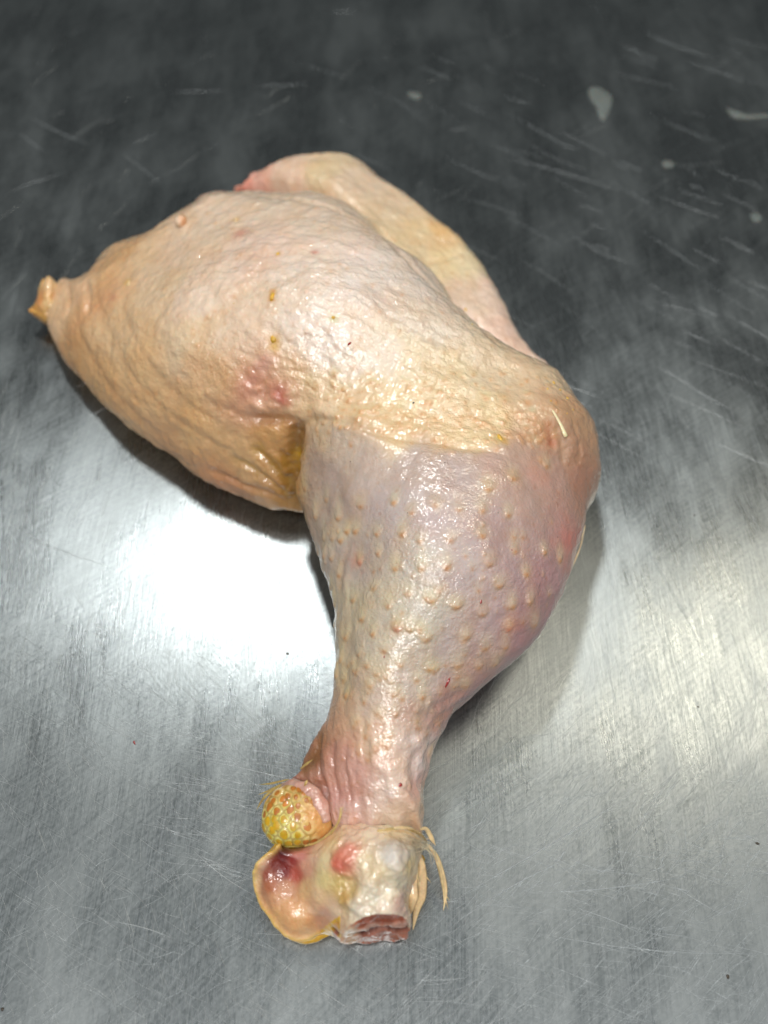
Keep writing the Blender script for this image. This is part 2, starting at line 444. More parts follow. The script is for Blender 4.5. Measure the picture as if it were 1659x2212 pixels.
thigh = Body([(103, 650), (122, 615), (150, 600), (180, 604), (195, 583), (225, 550), (270, 528), (310, 514), (345, 495), (375, 478),
              (410, 452), (445, 436), (480, 424), (520, 415), (600, 418), (700, 438), (760, 462), (830, 508), (885, 560), (945, 612),
              (1000, 662), (1050, 715), (1110, 765), (1180, 812), (1232, 865), (1256, 918), (1271, 970), (1275, 1040), (1262, 1110),
              (1180, 1140), (1000, 1130), (800, 1120), (660, 1110),
              (625, 1104), (580, 1098), (530, 1075), (470, 1053), (420, 1026), (375, 990), (325, 957), (275, 922), (225, 878), (188, 832), (150, 790), (120, 745), (104, 700)],
             [(120, 680, 15), (200, 660, 24), (200, 800, 22), (320, 620, 33), (450, 520, 38), (650, 500, 45), (600, 650, 52), (400, 750, 42),
              (700, 750, 54), (450, 900, 34), (560, 1020, 26), (620, 900, 40), (640, 1060, 24), (850, 650, 51), (900, 850, 48), (1080, 850, 43),
              (1180, 950, 40), (1250, 1000, 36), (800, 900, 45), (1000, 950, 44), (760, 1050, 38), (1000, 1080, 38)],
             zmid=8*MM, R=21*MM,
             radii=[(120, 680, 12), (250, 800, 18), (300, 560, 20), (600, 480, 24), (600, 1050, 17), (700, 750, 30), (1000, 800, 25), (1200, 950, 22), (450, 1000, 18), (900, 700, 26)])
flap = Body([(500, 430), (512, 408), (527, 385), (560, 371), (600, 355), (650, 347), (700, 344), (750, 345), (790, 361), (820, 385), (850, 410), (885, 434),
             (920, 460), (950, 490), (985, 514), (1010, 538), (1040, 575), (1060, 610), (1085, 650), (1105, 690), (1130, 730), (1160, 765),
             (1186, 788), (1180, 812), (1100, 820), (1000, 760), (900, 690), (800, 600), (700, 520), (600, 470)],
            [(540, 420, 20), (620, 380, 22), (720, 380, 23), (800, 430, 22), (880, 500, 20), (950, 560, 17), (1030, 640, 15), (1090, 730, 13), (1170, 795, 9), (900, 620, 20), (700, 480, 28)],
            zmid=6*MM, R=9*MM, radii=[(540, 410, 7), (700, 400, 9), (900, 520, 6.5), (1050, 650, 6), (1170, 790, 5), (700, 500, 9)], soft=60)
drum = Body([(642, 960), (640, 1000), (636, 1030), (640, 1065), (655, 1110), (670, 1150), (688, 1195), (702, 1235), (714, 1280), (722, 1330), (723, 1400),
             (720, 1460), (714, 1520), (702, 1565), (680, 1605), (662, 1640), (652, 1668), (628, 1686), (660, 1700), (696, 1742), (716, 1790), (745, 1812), (775, 1792),
             (800, 1812), (828, 1796), (862, 1818), (885, 1796), (912, 1812), (918, 1765), (915, 1715), (925, 1665), (940, 1615), (958, 1580), (975, 1552), (1003, 1525), (1045, 1490), (1090, 1450), (1130, 1415),
             (1163, 1375), (1192, 1330), (1218, 1285), (1243, 1225), (1256, 1170), (1265, 1120), (1272, 1060), (1274, 1000), (1262, 930), (1180, 890), (1050, 880),
             (900, 880), (760, 890), (680, 905)],
            [(660, 1000, 34), (700, 950, 42), (900, 1000, 47), (900, 1130, 48), (1100, 1050, 45), (1220, 1050, 38), (960, 1250, 46), (1100, 1250, 42), (780, 1250, 40),
             (900, 1400, 40), (820, 1500, 34), (960, 1480, 34), (800, 1600, 29), (800, 1700, 26), (680, 1680, 16), (820, 1790, 25), (750, 1100, 42), (720, 1180, 36)],
            zmid=20*MM, bottom=3*MM, mids=[(660, 1000, 20), (700, 1150, 21), (900, 900, 20), (1260, 1000, 22), (1200, 1300, 24), (720, 1350, 20), (1050, 1480, 22), (950, 1600, 18), (700, 1600, 16), (640, 1690, 12), (915, 1750, 15), (720, 1790, 13), (900, 1300, 22)], radii=[(660, 1000, 14), (900, 1100, 30), (1230, 1050, 24), (1150, 1300, 22), (720, 1250, 19), (900, 1400, 21), (820, 1550, 15), (800, 1700, 14), (650, 1690, 8), (820, 1800, 14)])

H_ = 0.8*MM
kfx, kfy = P(640, 1020, 0.025)[:2]
def comb(X, Y, z, ph):
    T, Fl, D = ph
    a = smin(T, Fl, 5*MM)
    near = np.exp(-(((X-kfx)/(11*MM))**2+((Y-kfy)/(14*MM))**2))
    k = 9*MM-7.2*MM*near
    return smin(a, D, k)
V0, F0 = voxelise([thigh, flap, drum], comb, H_)
base_bvh = bvh_of(V0, F0)
skin_me = subdivide(to_mesh('skin', V0, F0), 1)
V, N = get_vn(skin_me)
V0v = V.copy()
K = lambda u, v: cast(base_bvh, u, v)

# colour regions of the skin, as seen (u, v, r, g, b)
tones = """120 680 228 190 150;150 620 222 186 150;200 640 216 172 126;180 760 200 156 108;250 700 220 186 146;300 560 218 186 150;250 560 216 174 128
400 520 226 200 174;350 620 224 196 164;500 470 228 204 182;600 440 222 200 178;700 470 224 202 182;560 560 230 202 184;650 580 234 214 198;450 620 232 208 186
760 600 232 216 206;700 700 236 220 208;850 620 222 206 194;800 760 234 218 202;550 680 230 206 182;400 720 226 198 164;300 780 220 182 136;230 820 214 172 122
350 860 220 180 134;420 920 218 176 126;500 980 216 176 128;450 830 220 180 138;560 860 218 172 140;600 960 206 156 98;620 1050 178 132 66;560 1060 206 160 112;480 1030 206 152 108
380 960 212 166 120;640 850 226 190 150;720 860 230 202 168;760 900 224 192 152;850 880 232 208 168;860 920 228 200 158;950 880 232 210 174;900 780 232 214 186;980 800 230 210 176;1050 950 226 200 160
1000 940 228 202 160;1080 880 228 204 162;940 700 220 202 184;1040 780 222 200 172;1120 850 216 190 158;1180 900 208 172 138;1200 960 198 158 128;1240 980 188 144 112;1230 900 192 152 116;1260 1040 184 140 116;1200 1050 200 164 144
1100 1030 212 182 164;1150 1000 212 180 156;700 960 208 184 154;680 1020 196 170 146;740 960 208 188 170;800 980 212 194 178;900 990 214 196 182;1000 1030 210 190 178;720 1050 204 184 166;850 1080 212 196 186;950 1130 208 188 180
1100 1150 204 178 168;1220 1150 198 156 142;700 1130 202 180 156;760 1180 212 194 176;900 1200 218 206 188;1000 1230 208 192 184;1100 1250 202 176 170;1180 1260 194 154 150;1140 1340 188 148 144;1050 1330 204 180 174
820 1280 224 212 184;900 1330 220 210 190;760 1320 218 202 168;850 1400 224 214 190;980 1400 210 192 180;1080 1400 190 152 146;740 1420 218 194 154;800 1480 226 206 178;900 1480 222 204 184;1000 1470 206 172 158;1020 1500 186 138 128
740 1520 218 184 146;720 1560 196 156 124;850 1540 230 210 188;940 1540 212 174 158;800 1600 226 196 172;900 1600 226 200 184;860 1660 234 216 196;760 1650 216 172 156;700 1640 196 150 128;680 1690 206 160 148;660 1650 150 108 74
740 1720 214 168 156;820 1720 232 214 200;900 1720 222 184 172;860 1780 230 212 188;760 1780 222 190 176;900 1780 214 184 150;640 1690 190 140 128
560 380 232 180 160;530 400 226 158 140;620 370 228 198 174;700 370 222 198 160;780 390 222 196 170;850 450 222 198 168;900 500 226 200 160;950 520 222 186 140;960 560 228 204 160;1000 580 226 206 170;880 540 222 200 164
1050 640 226 200 182;1090 710 230 200 184;1000 640 222 198 176;1130 760 228 200 182;1175 795 220 194 162"""
pts, cols = [], []
for tk in tones.replace('\n', ';').split(';'):
    u, v, r, g, b = map(float, tk.split()); pts.append(K(u, v)); cols.append(lin((r, g, b)))
uv_ = np.array([[float(x) for x in tk.split()[:2]] for tk in tones.replace('\n', ';').split(';')])
pts = np.array(pts); cols = np.array(cols)
on_drum = (uv_[:, 1] > 975) & (uv_[:, 1] < 1560) & (uv_[:, 0] > 650)
cols[on_drum] *= np.array([0.84, 0.81, 0.86]); cols[~on_drum & (uv_[:, 1] < 960)] *= np.array([1.03, 1.02, 1.0])
ankle = uv_[:, 1] >= 1560; cols[ankle] *= np.array([0.98, 0.90, 0.90])
warp = np.stack([fbm(V, 14*MM, 2, s) for s in (11, 12, 13)], 1)*4*MM
num = np.zeros((len(V), 3)); den = np.zeros(len(V))
for p, c in zip(pts, cols):
    d2 = ((V+warp-p)**2).sum(1)+(4.0*MM)**2
    w_ = d2**-2.4; num += w_[:, None]*c; den += w_
tone = num/den[:, None]
ALB = 0.92
tone *= ALB

def blend(ids, c, a):
    tone[ids] = tone[ids]*(1-a[:, None])+np.asarray(c)*ALB*a[:, None]
def spot(u, v, r, c, a=1.0, pw=2.0, warpk=0.35):
    p = K(u, v); ids = np.where(((V-p)**2).sum(1) < (r*2.2)**2)[0]
    q = V[ids]-p; d = np.linalg.norm(q, axis=1)/r*(1+warpk*fbm(V[ids], r*0.8, 2, 31))
    blend(ids, lin(c), a*np.exp(-np.clip(d, 0, 9)**pw))
disp = np.zeros(len(V))
tan_disp = np.zeros((len(V), 3))

# broad softness, pebbled grain and slack creases
disp += 0.55*MM*fbm(V, 16*MM, 2, 1)+0.24*MM*fbm(V, 5*MM, 2, 2)
peb = fbm(V, 1.9*MM, 2, 3)
tone[:] = tone
zone_y = np.clip((V[:, 1]-P(800, 1000, 0.04)[1])/(12*MM)+0.5, 0, 1)        # 1 on the thigh
disp += MM*(0.04+0.09*zone_y)*peb
# thigh: stringy grain running down and to the right
def grain(ang, L, S, amp, seed, mask):
    c, s = math.cos(ang), math.sin(ang)
    Q = np.stack([(V[:, 0]*c+V[:, 1]*s)/L, (-V[:, 0]*s+V[:, 1]*c)/S, V[:, 2]/(S*2)], 1)
    r = vnoise(Q+fbm(V, 9*MM, 2, seed+5)[:, None]*0.6, seed)
    return amp*mask*(r+0.5*vnoise(Q*2.1, seed+1))
def gmask(u, v, r, z=0.03):
    p = P(u, v, z); return np.exp(-(((V[:, :2]-p[:2])**2).sum(1))/(r*r))
disp += grain(math.radians(-40), 14*MM, 2.6*MM, 0.10*MM, 41, np.clip(gmask(230, 800, 26*MM)+gmask(430, 960, 24*MM), 0, 1))
disp += grain(math.radians(-20), 7*MM, 1.9*MM, 0.2*MM, 45, gmask(520, 1000, 17*MM))
disp += grain(math.radians(-30), 5*MM, 1.6*MM, 0.20*MM, 47, np.clip(gmask(560, 700, 30*MM)+gmask(850, 850, 26*MM), 0, 1))
disp += grain(math.radians(70), 7*MM, 1.7*MM, 0.26*MM, 49, gmask(900, 920, 22*MM))
disp += grain(math.radians(92), 12*MM, 1.2*MM, 0.30*MM, 51, np.clip(gmask(740, 1680, 12*MM)+gmask(700, 1580, 8*MM), 0, 1))
disp += grain(math.radians(88), 10*MM, 2.2*MM, 0.30*MM, 53, np.clip(gmask(720, 1300, 8*MM)+gmask(715, 1430, 8*MM), 0, 1))
disp += 0.45*MM*fbm(V, 4.2*MM, 2, 57)*gmask(940, 1560, 9*MM)+0.40*MM*fbm(V, 3.6*MM, 2, 59)*np.clip(gmask(900, 1650, 9*MM)+gmask(680, 1690, 7*MM), 0, 1)
disp += 0.3*MM*np.abs(fbm(V, 5*MM, 2, 61))*gmask(560, 930, 22*MM)

creases = [  # points, depth mm, width mm, colour or None, step (raise on left side)
    ([(628, 935), (650, 915), (690, 905), (740, 911), (800, 929), (870, 947), (940, 957), (1000, 968), (1070, 977), (1130, 1000)], 0.45, 1.1, (196, 150, 96), 0.2, 0.15),
    ([(655, 905), (640, 940), (634, 980), (632, 1030), (636, 1070), (650, 1110)], 2.4, 2.2, (120, 84, 26), 0.75, 0.0),
    ([(540, 900), (590, 905), (650, 908)], 0.9, 1.5, (190, 132, 92), 0.4, 0.5),
    ([(632, 1060), (605, 1025), (575, 990), (540, 962)], 1.0, 1.2, (186, 140, 60), 0.55, 0),
    ([(634, 1085), (590, 1045), (545, 1010), (490, 985)], 1.0, 1.2, (196, 150, 74), 0.45, 0),
    ([(634, 1040), (618, 1000), (608, 965)], 0.8, 1.1, (170, 124, 60), 0.5, 0),
    ([(636, 1095), (580, 1065), (520, 1045), (440, 1010)], 1.0, 1.2, (180, 130, 84), 0.4, 0),
    ([(205, 600), (212, 650), (235, 720), (280, 800), (340, 870), (420, 930), (500, 975)], 0.2, 1.2, (200, 152, 104), 0.3, 0.1),
    ([(250, 640), (275, 700), (320, 780), (380, 850), (450, 900), (530, 935)], 0.18, 1.2, (206, 160, 118), 0.25, 0.1),
    ([(160, 640), (175, 720), (215, 800), (280, 880), (360, 950)], 0.22, 1.3, (196, 148, 98), 0.3, 0.2),
    ([(140, 610), (150, 650), (140, 690)], 0.9, 1.2, (190, 148, 110), 0.3, 0),
    ([(180, 606), (190, 640), (186, 690)], 0.9, 1.4, (196, 150, 112), 0.3, 0),
    ([(430, 860), (500, 890), (560, 905), (610, 912)], 0.5, 1.6, (196, 140, 100), 0.35, 0.3),
    ([(510, 418), (600, 424), (700, 444), (760, 470), (830, 516), (885, 568), (945, 620), (1000, 668), (1050, 722), (1110, 772)], 0.6, 1.4, (196, 166, 138), 0.4, 0),
    ([(1010, 540), (960, 560), (900, 560)], 0.5, 1.5, None, 0, 0),
    ([(1200, 900), (1215, 960), (1218, 1010)], 0.4, 1.2, (190, 150, 116), 0.3, 0), ([(1235, 900), (1250, 950), (1255, 1000)], 0.4, 1.1, (184, 142, 108), 0.3, 0),
    ([(1180, 900), (1192, 940), (1192, 970)], 0.5, 1.4, (196, 128, 92), 0.6, 0),
    ([(700, 1580), (690, 1640), (700, 1690), (712, 1740)], 0.6, 0.9, (150, 92, 70), 0.5, 0), ([(725, 1590), (722, 1660), (735, 1740)], 0.5, 0.8, (168, 110, 92), 0.45, 0),
    ([(750, 1600), (748, 1680), (762, 1750)], 0.4, 0.8, (184, 130, 112), 0.4, 0), ([(676, 1690), (700, 1700), (712, 1730)], 0.7, 1.0, (150, 96, 76), 0.5, 0),
    ([(650, 1670), (672, 1650), (690, 1610), (704, 1570)], 0.5, 1.0, (120, 84, 36), 0.6, 0), ([(930, 1560), (960, 1545), (1000, 1520)], 0.5, 1.4, (190, 130, 110), 0.4, 0),
    ([(930, 1530), (975, 1510), (1010, 1490)], 0.5, 1.3, (190, 136, 120), 0.35, 0), ([(905, 1600), (890, 1660), (895, 1720)], 0.4, 1.2, (200, 150, 130), 0.3, 0),
    ([(540, 700), (600, 720), (640, 760)], 0.3, 1.4, None, 0, 0), ([(760, 1160), (742, 1220), (736, 1290)], 0.3, 1.3, (196, 160, 128), 0.3, 0),
]
for ln, dep, wd, col, ca, step in creases:
    pl = np.array([K(u, v) for u, v in smooth_line(ln, 4)])
    ids, d, al, sd = line_dist(V, pl, wd*MM*5)
    if not len(ids): continue
    tp = np.clip(np.minimum(al, 1-al)*6, 0, 1)
    d = d*(1+0.35*fbm(V[ids], 3*MM, 2, 71))
    disp[ids] -= dep*MM*tp*np.exp(-(d/(wd*MM))**2)
    if step: disp[ids] += step*MM*tp*np.exp(-((d-2.2*wd*MM)/(1.6*wd*MM))**2)*(sd > 0)
    if col is not None: blend(ids, lin(col), ca*tp*np.exp(-(d/(wd*1.25*MM))**2))

# bruises, yellow fat and peeled patches
for s in [(600, 850, 3.2*MM, (196, 100, 84), .75), (612, 862, 1.8*MM, (186, 88, 72), .7), (545, 820, 3.2*MM, (208, 128, 112), .6), (530, 850, 2.6*MM, (208, 136, 112), .5), (570, 785, 3*MM, (214, 150, 140), .5),
          (565, 840, 5*MM, (214, 160, 130), .5), (520, 505, 2.6*MM, (214, 140, 124), .6), (510, 475, 1.2*MM, (214, 160, 90), .8), (680, 544, 1.0*MM, (200, 120, 110), .7),
          (588, 630, 1.3*MM, (212, 150, 50), .85), (587, 645, 1.1*MM, (206, 140, 50), .8), (590, 735, 1.8*MM, (206, 150, 56), .85), (592, 750, 1.3*MM, (222, 180, 90), .7), (720, 686, 1.4*MM, (196, 186, 100), .6),
          (600, 548, 1.1*MM, (206, 150, 80), .7), (275, 610, 1.3*MM, (224, 180, 80), .7), (245, 645, 1.2*MM, (196, 120, 96), .6), (240, 640, 6*MM, (216, 160, 120), .35),
          (1080, 950, 1.3*MM, (206, 170, 60), .8), (1090, 955, 1.2*MM, (210, 160, 90), .7), (1150, 885, 1.4*MM, (200, 200, 170), .6), (1190, 955, 1.8*MM, (196, 118, 84), .55), (1140, 870, 1.2*MM, (214, 150, 90), .6),
          (772, 1208, 2.2*MM, (204, 120, 92), .7), (1100, 1350, 2.2*MM, (200, 122, 108), .65), (855, 1352, 2.0*MM, (190, 136, 84), .6), (1160, 1030, 4*MM, (218, 160, 142), .5), (1230, 1170, 4*MM, (204, 120, 108), .6),
          (1250, 1160, 3*MM, (200, 110, 100), .5), (960, 1490, 2.4*MM, (200, 130, 110), .5), (530, 400, 3*MM, (226, 140, 116), .5), (640, 1010, 2.4*MM, (206, 156, 30), .75), (637, 985, 1.6*MM, (212, 160, 30), .75),
          (562, 975, 2*MM, (196, 150, 50), .6), (600, 1000, 3*MM, (190, 146, 60), .5), (655, 1125, 1.5*MM, (206, 160, 40), .6), (950, 500, 3.5*MM, (226, 176, 100), .5), (935, 470, 2*MM, (214, 150, 60), .6),
          (850, 1700, 2*MM, (236, 220, 206), .6), (905, 1650, 3*MM, (226, 214, 212), .6), (880, 1600, 3*MM, (228, 214, 204), .5), (925, 1600, 2*MM, (226, 210, 206), .6),
          (700, 1600, 3*MM, (140, 98, 56), .6), (680, 1640, 2.6*MM, (128, 88, 44), .7), (662, 1668, 2*MM, (140, 96, 50), .6), (385, 470, 2*MM, (226, 170, 130), .5)]:
    spot(*s)

# feather follicles: big ones traced, small ones strewn
z3 = [(475,450),(800,450),(1115,490),(455,560),(550,570),(660,570),(735,600),(865,600),(1000,580),(625,435),(1145,640),(555,655),(625,715),(740,715),(850,712),(1030,700),(1190,745),(530,805),(675,825),(785,855),
      (1070,795),(595,880),(890,885),(1000,910),(1130,880),(440,855),(480,935),(530,1000),(760,1020),(410,1020),(470,1090),(580,1070),(650,1135),(895,1135),(990,1145),(1060,1135),(1015,1060),(1100,1055),(550,1175),
      (770,1150),(620,1260),(740,1270),(510,1140),(1275,650),(1225,960),(280,490),(380,495),(325,420),(235,370),(320,585),(360,585),(290,650),(325,660),(355,670),(395,600),(385,745),(350,800),(365,870),(360,965),
      (390,1110),(420,1140),(372,1180),(935,1010),(1280,280),(1130,335),(1025,380),(240,240),(1350,680),(1205,860),(930,1230),(410,1270),(400,1200),(690,980),(470,690),(635,975),(1115,980),(420,560),(310,720),(700,480),(900,470),(1000,470)]
def follicle(p, r, h, col, ca, elong=1.0):
    ids = np.where(((V-p)**2).sum(1) < (r*3.2)**2)[0]
    if not len(ids): return
    q = V[ids]-p; d = np.sqrt(q[:, 0]**2+(q[:, 1]/elong)**2+(q[:, 2]/elong)**2)/r
    disp[ids] += h*np.exp(-d**2.6)
    # steeper lower lip and pit where the quill left
    q2 = V[ids]-(p+np.array([0, -0.75*r*elong, 0])); d2 = np.linalg.norm(q2, axis=1)/(0.55*r)
    disp[ids] += 0.45*h*np.exp(-d2**2)
    q3 = V[ids]-(p+np.array([0.1*r, -1.35*r*elong, 0])); d3 = np.linalg.norm(q3, axis=1)/(0.6*r)
    disp[ids] -= 0.45*h*np.exp(-d3**2)
    blend(ids, lin(col), ca*0.45*np.exp(-(d/1.25)**2)); blend(ids, lin((206, 150, 92)), ca*0.9*np.exp(-d2**2))
def mound(u, v, L, w_, h, ca, tint=(210, 150, 88)):
    p = K(u, v); q0 = K(u, v+8); ax = q0-p; ax /= np.linalg.norm(ax)+1e-9
    ids = np.where(((V-p)**2).sum(1) < (L*1.8)**2)[0]
    if not len(ids): return
    q = V[ids]-p; nn_ = N[ids]; t_ = q@ax; side = q-t_[:, None]*ax; side -= (side*nn_).sum(1)[:, None]*nn_
    x = np.linalg.norm(side, axis=1)
    up = np.clip((t_+L)/(L*1.3), 0, 1); up = up*up*(3-2*up)
    edge = 0.30*L-0.55*x*x/w_; dn = 1-np.clip((t_-edge)/(0.8*MM), 0, 1); dn = dn*dn*(3-2*dn)
    g = np.exp(-(x/w_)**2.4)
    disp[ids] += h*g*up*dn
    pit = np.exp(-((t_-edge-0.65*MM)/(0.45*MM))**2)*np.exp(-(x/(w_*.9))**2); disp[ids] -= 0.3*h*pit
    tip = np.exp(-((t_-edge-0.1*MM)/(0.65*MM))**2)*np.exp(-(x/(w_*.8))**2)
    blend(ids, lin((224, 208, 160)), ca*.55*np.exp(-((t_+.3*L)**2/(L*.9)**2+(x/(w_*1.5))**2))); blend(ids, lin(tint), ca*tip)
    blend(ids, lin((180, 116, 66)), .5*np.exp(-((t_-edge+.05*MM)**2+x**2)/(0.3*MM)**2))
for i, (x, y) in enumerate(z3):
    u, v = 540+x*.5, 864+y*.5
    left = u < 735
    mound(u, v, (3.4 if left else 2.6)*MM*rnd.uniform(.8, 1.25), rnd.uniform(1.1, 1.6)*MM*(.85 if left else 1), rnd.uniform(.24, .42)*MM*(1.0 if v < 1380 else .7), rnd.uniform(.4, .75), (204, 120, 92) if (x, y) in ((470, 690), (1115, 980), (635, 975)) else (210, 152, 88))
for _ in range(26):
    u, v = rnd.uniform(700, 1200), rnd.uniform(1090, 1480); mound(u, v, 1.8*MM, 1.0*MM, rnd.uniform(.05, .12)*MM, rnd.uniform(.15, .35))
for _ in range(42):
    u, v = rnd.uniform(735, 1000), rnd.uniform(1440, 1640); mound(u, v, rnd.uniform(1.4, 2.2)*MM, rnd.uniform(.8, 1.2)*MM, rnd.uniform(.08, .2)*MM, rnd.uniform(.2, .5))
for _ in range(150):
    u, v = rnd.uniform(660, 1200), 0; v = rnd.uniform(800, 925+(u-700)*.09); mound(u, v, rnd.uniform(1.0, 1.9)*MM, rnd.uniform(.7, 1.4)*MM, rnd.uniform(.08, .24)*MM, rnd.uniform(.15, .5), (222, 168, 116))
for _ in range(46):   # small ones on the drumstick
    u, v = rnd.uniform(700, 1220), rnd.uniform(1080, 1560)
    p = K(u, v); follicle(p, rnd.uniform(.5, .8)*MM, rnd.uniform(.1, .25)*MM, (220, 190, 140), .35)
for _ in range(240):   # thigh
    u, v = rnd.uniform(200, 1230), rnd.uniform(450, 970)
    if v > 900 and u < 640: continue
    p = K(u, v); k = 1.0 if v > 800 and u > 650 else .6
    follicle(p, rnd.uniform(.45, .95)*MM, rnd.uniform(.1, .32)*MM*k, (218, 156, 96), rnd.uniform(.35, .95)*k)
for _ in range(70):   # cluster of bigger ones above the fold line
    u = rnd.uniform(680, 1180); v = 925+(u-700)*0.09+rnd.gauss(-28, 22)
    follicle(K(u, v), rnd.uniform(.6, 1.0)*MM, rnd.uniform(.10, .22)*MM, (224, 170, 116), rnd.uniform(.4, .7))
for _ in range(60):   # ankle
    u, v = rnd.uniform(715, 920), rnd.uniform(1540, 1780)
    follicle(K(u, v), rnd.uniform(.35, .7)*MM, rnd.uniform(.08, .22)*MM, (206, 150, 120), rnd.uniform(.2, .5))

low = np.clip(V[:, 2]/(6*MM), 0.0, 1)          # keep the underside on the steel
V = V+N*(disp*low)[:, None]
V[:, 2] = np.maximum(V[:, 2], 0.15*MM)
set_v(skin_me, V); set_col(skin_me, tone)
skin = link('skin', skin_me, M_skin, root)
F1 = np.empty(len(skin_me.loops), np.int32); skin_me.loops.foreach_get('vertex_index', F1)
skin_bvh = bvh_of(V, F1.reshape(-1, 4))
KS = lambda u, v, z=0.02: cast(skin_bvh, u, v, z)

# ------------------------------------------------------------------ generic small masses
def mass(name, bodies, combine, h, mat, tonepts, disps=None, parent=root, lv=1, extra=None, zmax=0.04):
    v, f = voxelise(bodies, combine, h, zmax=zmax); bv = bvh_of(v, f)
    me = subdivide(to_mesh(name, v, f), lv); v, n = get_vn(me)
    num = np.zeros((len(v), 3)); den = np.zeros(len(v))
    for u_, v_, r, g, b in tonepts:
        p = cast(bv, u_, v_, 0.01); w_ = (((v-p)**2).sum(1)+(0.8*MM)**2)**-2.0
        num += w_[:, None]*lin((r, g, b)); den += w_
    col = num/den[:, None]*ALB
    dd = 0.4*MM*fbm(v, 3*MM, 3, 91)
    if disps: dd, col = disps(v, n, dd, col, bv)
    v = v+n*dd[:, None]; v[:, 2] = np.maximum(v[:, 2], 0.1*MM)
    set_v(me, v); set_col(me, col)
    return link(name, me, mat, parent)

# cut hock joint with the torn cup of skin beside it
joint = Body([(712, 1796), (740, 1770), (800, 1768), (860, 1768), (900, 1782), (912, 1830), (905, 1870), (890, 1905), (874, 1935), (878, 1965), (884, 2000), (884, 2060), (845, 2070),
              (790, 2070), (752, 2050), (722, 2006), (690, 1950), (680, 1900), (690, 1840)],
             [(760, 1790, 17), (860, 1790, 18), (760, 1830, 22), (850, 1830, 23), (800, 1880, 24), (860, 1870, 25), (800, 1940, 22), (860, 1950, 22), (720, 1880, 19), (720, 1950, 17), (800, 2050, 22), (870, 2050, 22), (740, 2040, 18)],
             zmid=9*MM, R=9*MM, bottom=1*MM, exp=3.2)
cup = Body([(598, 1814), (588, 1826), (574, 1840), (560, 1856), (548, 1878), (551, 1905), (556, 1930), (573, 1962), (590, 1990), (612, 2014), (638, 2029), (668, 2028), (692, 2018),
            (718, 2006), (740, 1980), (750, 1900), (740, 1820), (700, 1822), (650, 1826), (625, 1824)],
           [(600, 1830, 17), (560, 1880, 14), (575, 1950, 12), (620, 2010, 10), (680, 1840, 17), (700, 1900, 17), (660, 1960, 12), (640, 1900, 13), (700, 1990, 12)],
           zmid=5*MM, R=5*MM, bottom=0.6*MM)
cut_n = np.array([0.03, -0.993, 0.11]); cut_p = P(810, 1982, 0.020)
def jcomb(X, Y, z, ph):
    a = smin(ph[0], ph[1], 4*MM)
    pl = (X-cut_p[0])*cut_n[0]+(Y-cut_p[1])*cut_n[1]+(z-cut_p[2])*cut_n[2]
    xr = 1/(1+np.exp(-(X-P(728, 1990, .01)[0])/(3*MM)))
    return -smin(-a, -(pl-(1-xr)*5*MM), 0.5*MM)
jt = [tuple(map(float, s.split())) for s in """720 1820 226 196 150;760 1810 230 200 176;745 1850 214 130 104;735 1865 208 108 86;755 1840 220 146 124;800 1810 232 212 186;850 1805 222 198 160;870 1840 208 196 182;840 1850 214 206 196
820 1880 224 206 172;790 1860 230 212 180;880 1870 216 196 152;860 1900 216 202 176;840 1930 222 206 180;800 1940 224 214 194;760 1930 210 182 128;770 1950 222 212 192;860 1950 216 182 166;780 1960 226 214 196;830 1962 224 206 186
700 1860 222 200 156;680 1850 218 180 150;660 1870 212 160 134;700 1900 216 196 140;730 1910 206 180 116;660 1920 214 178 130;690 1940 222 190 150;745 1940 196 160 96;720 1960 220 190 160;700 1970 214 166 140
610 1835 84 26 30;610 1860 104 14 14;615 1885 120 20 16;590 1870 124 44 34;570 1890 146 70 50;580 1915 172 104 72;630 1860 146 48 42;635 1890 178 84 68;645 1850 196 130 118;620 1920 196 140 104;590 1945 212 160 120
620 1960 218 168 122;650 1980 224 178 128;640 2000 222 174 124;670 1990 214 160 112;660 2010 224 182 138;690 1990 206 150 116;600 1975 218 170 116;680 1960 222 184 150;560 1870 216 176 150;553 1895 214 180 140""".replace('\n', ';').split(';')]
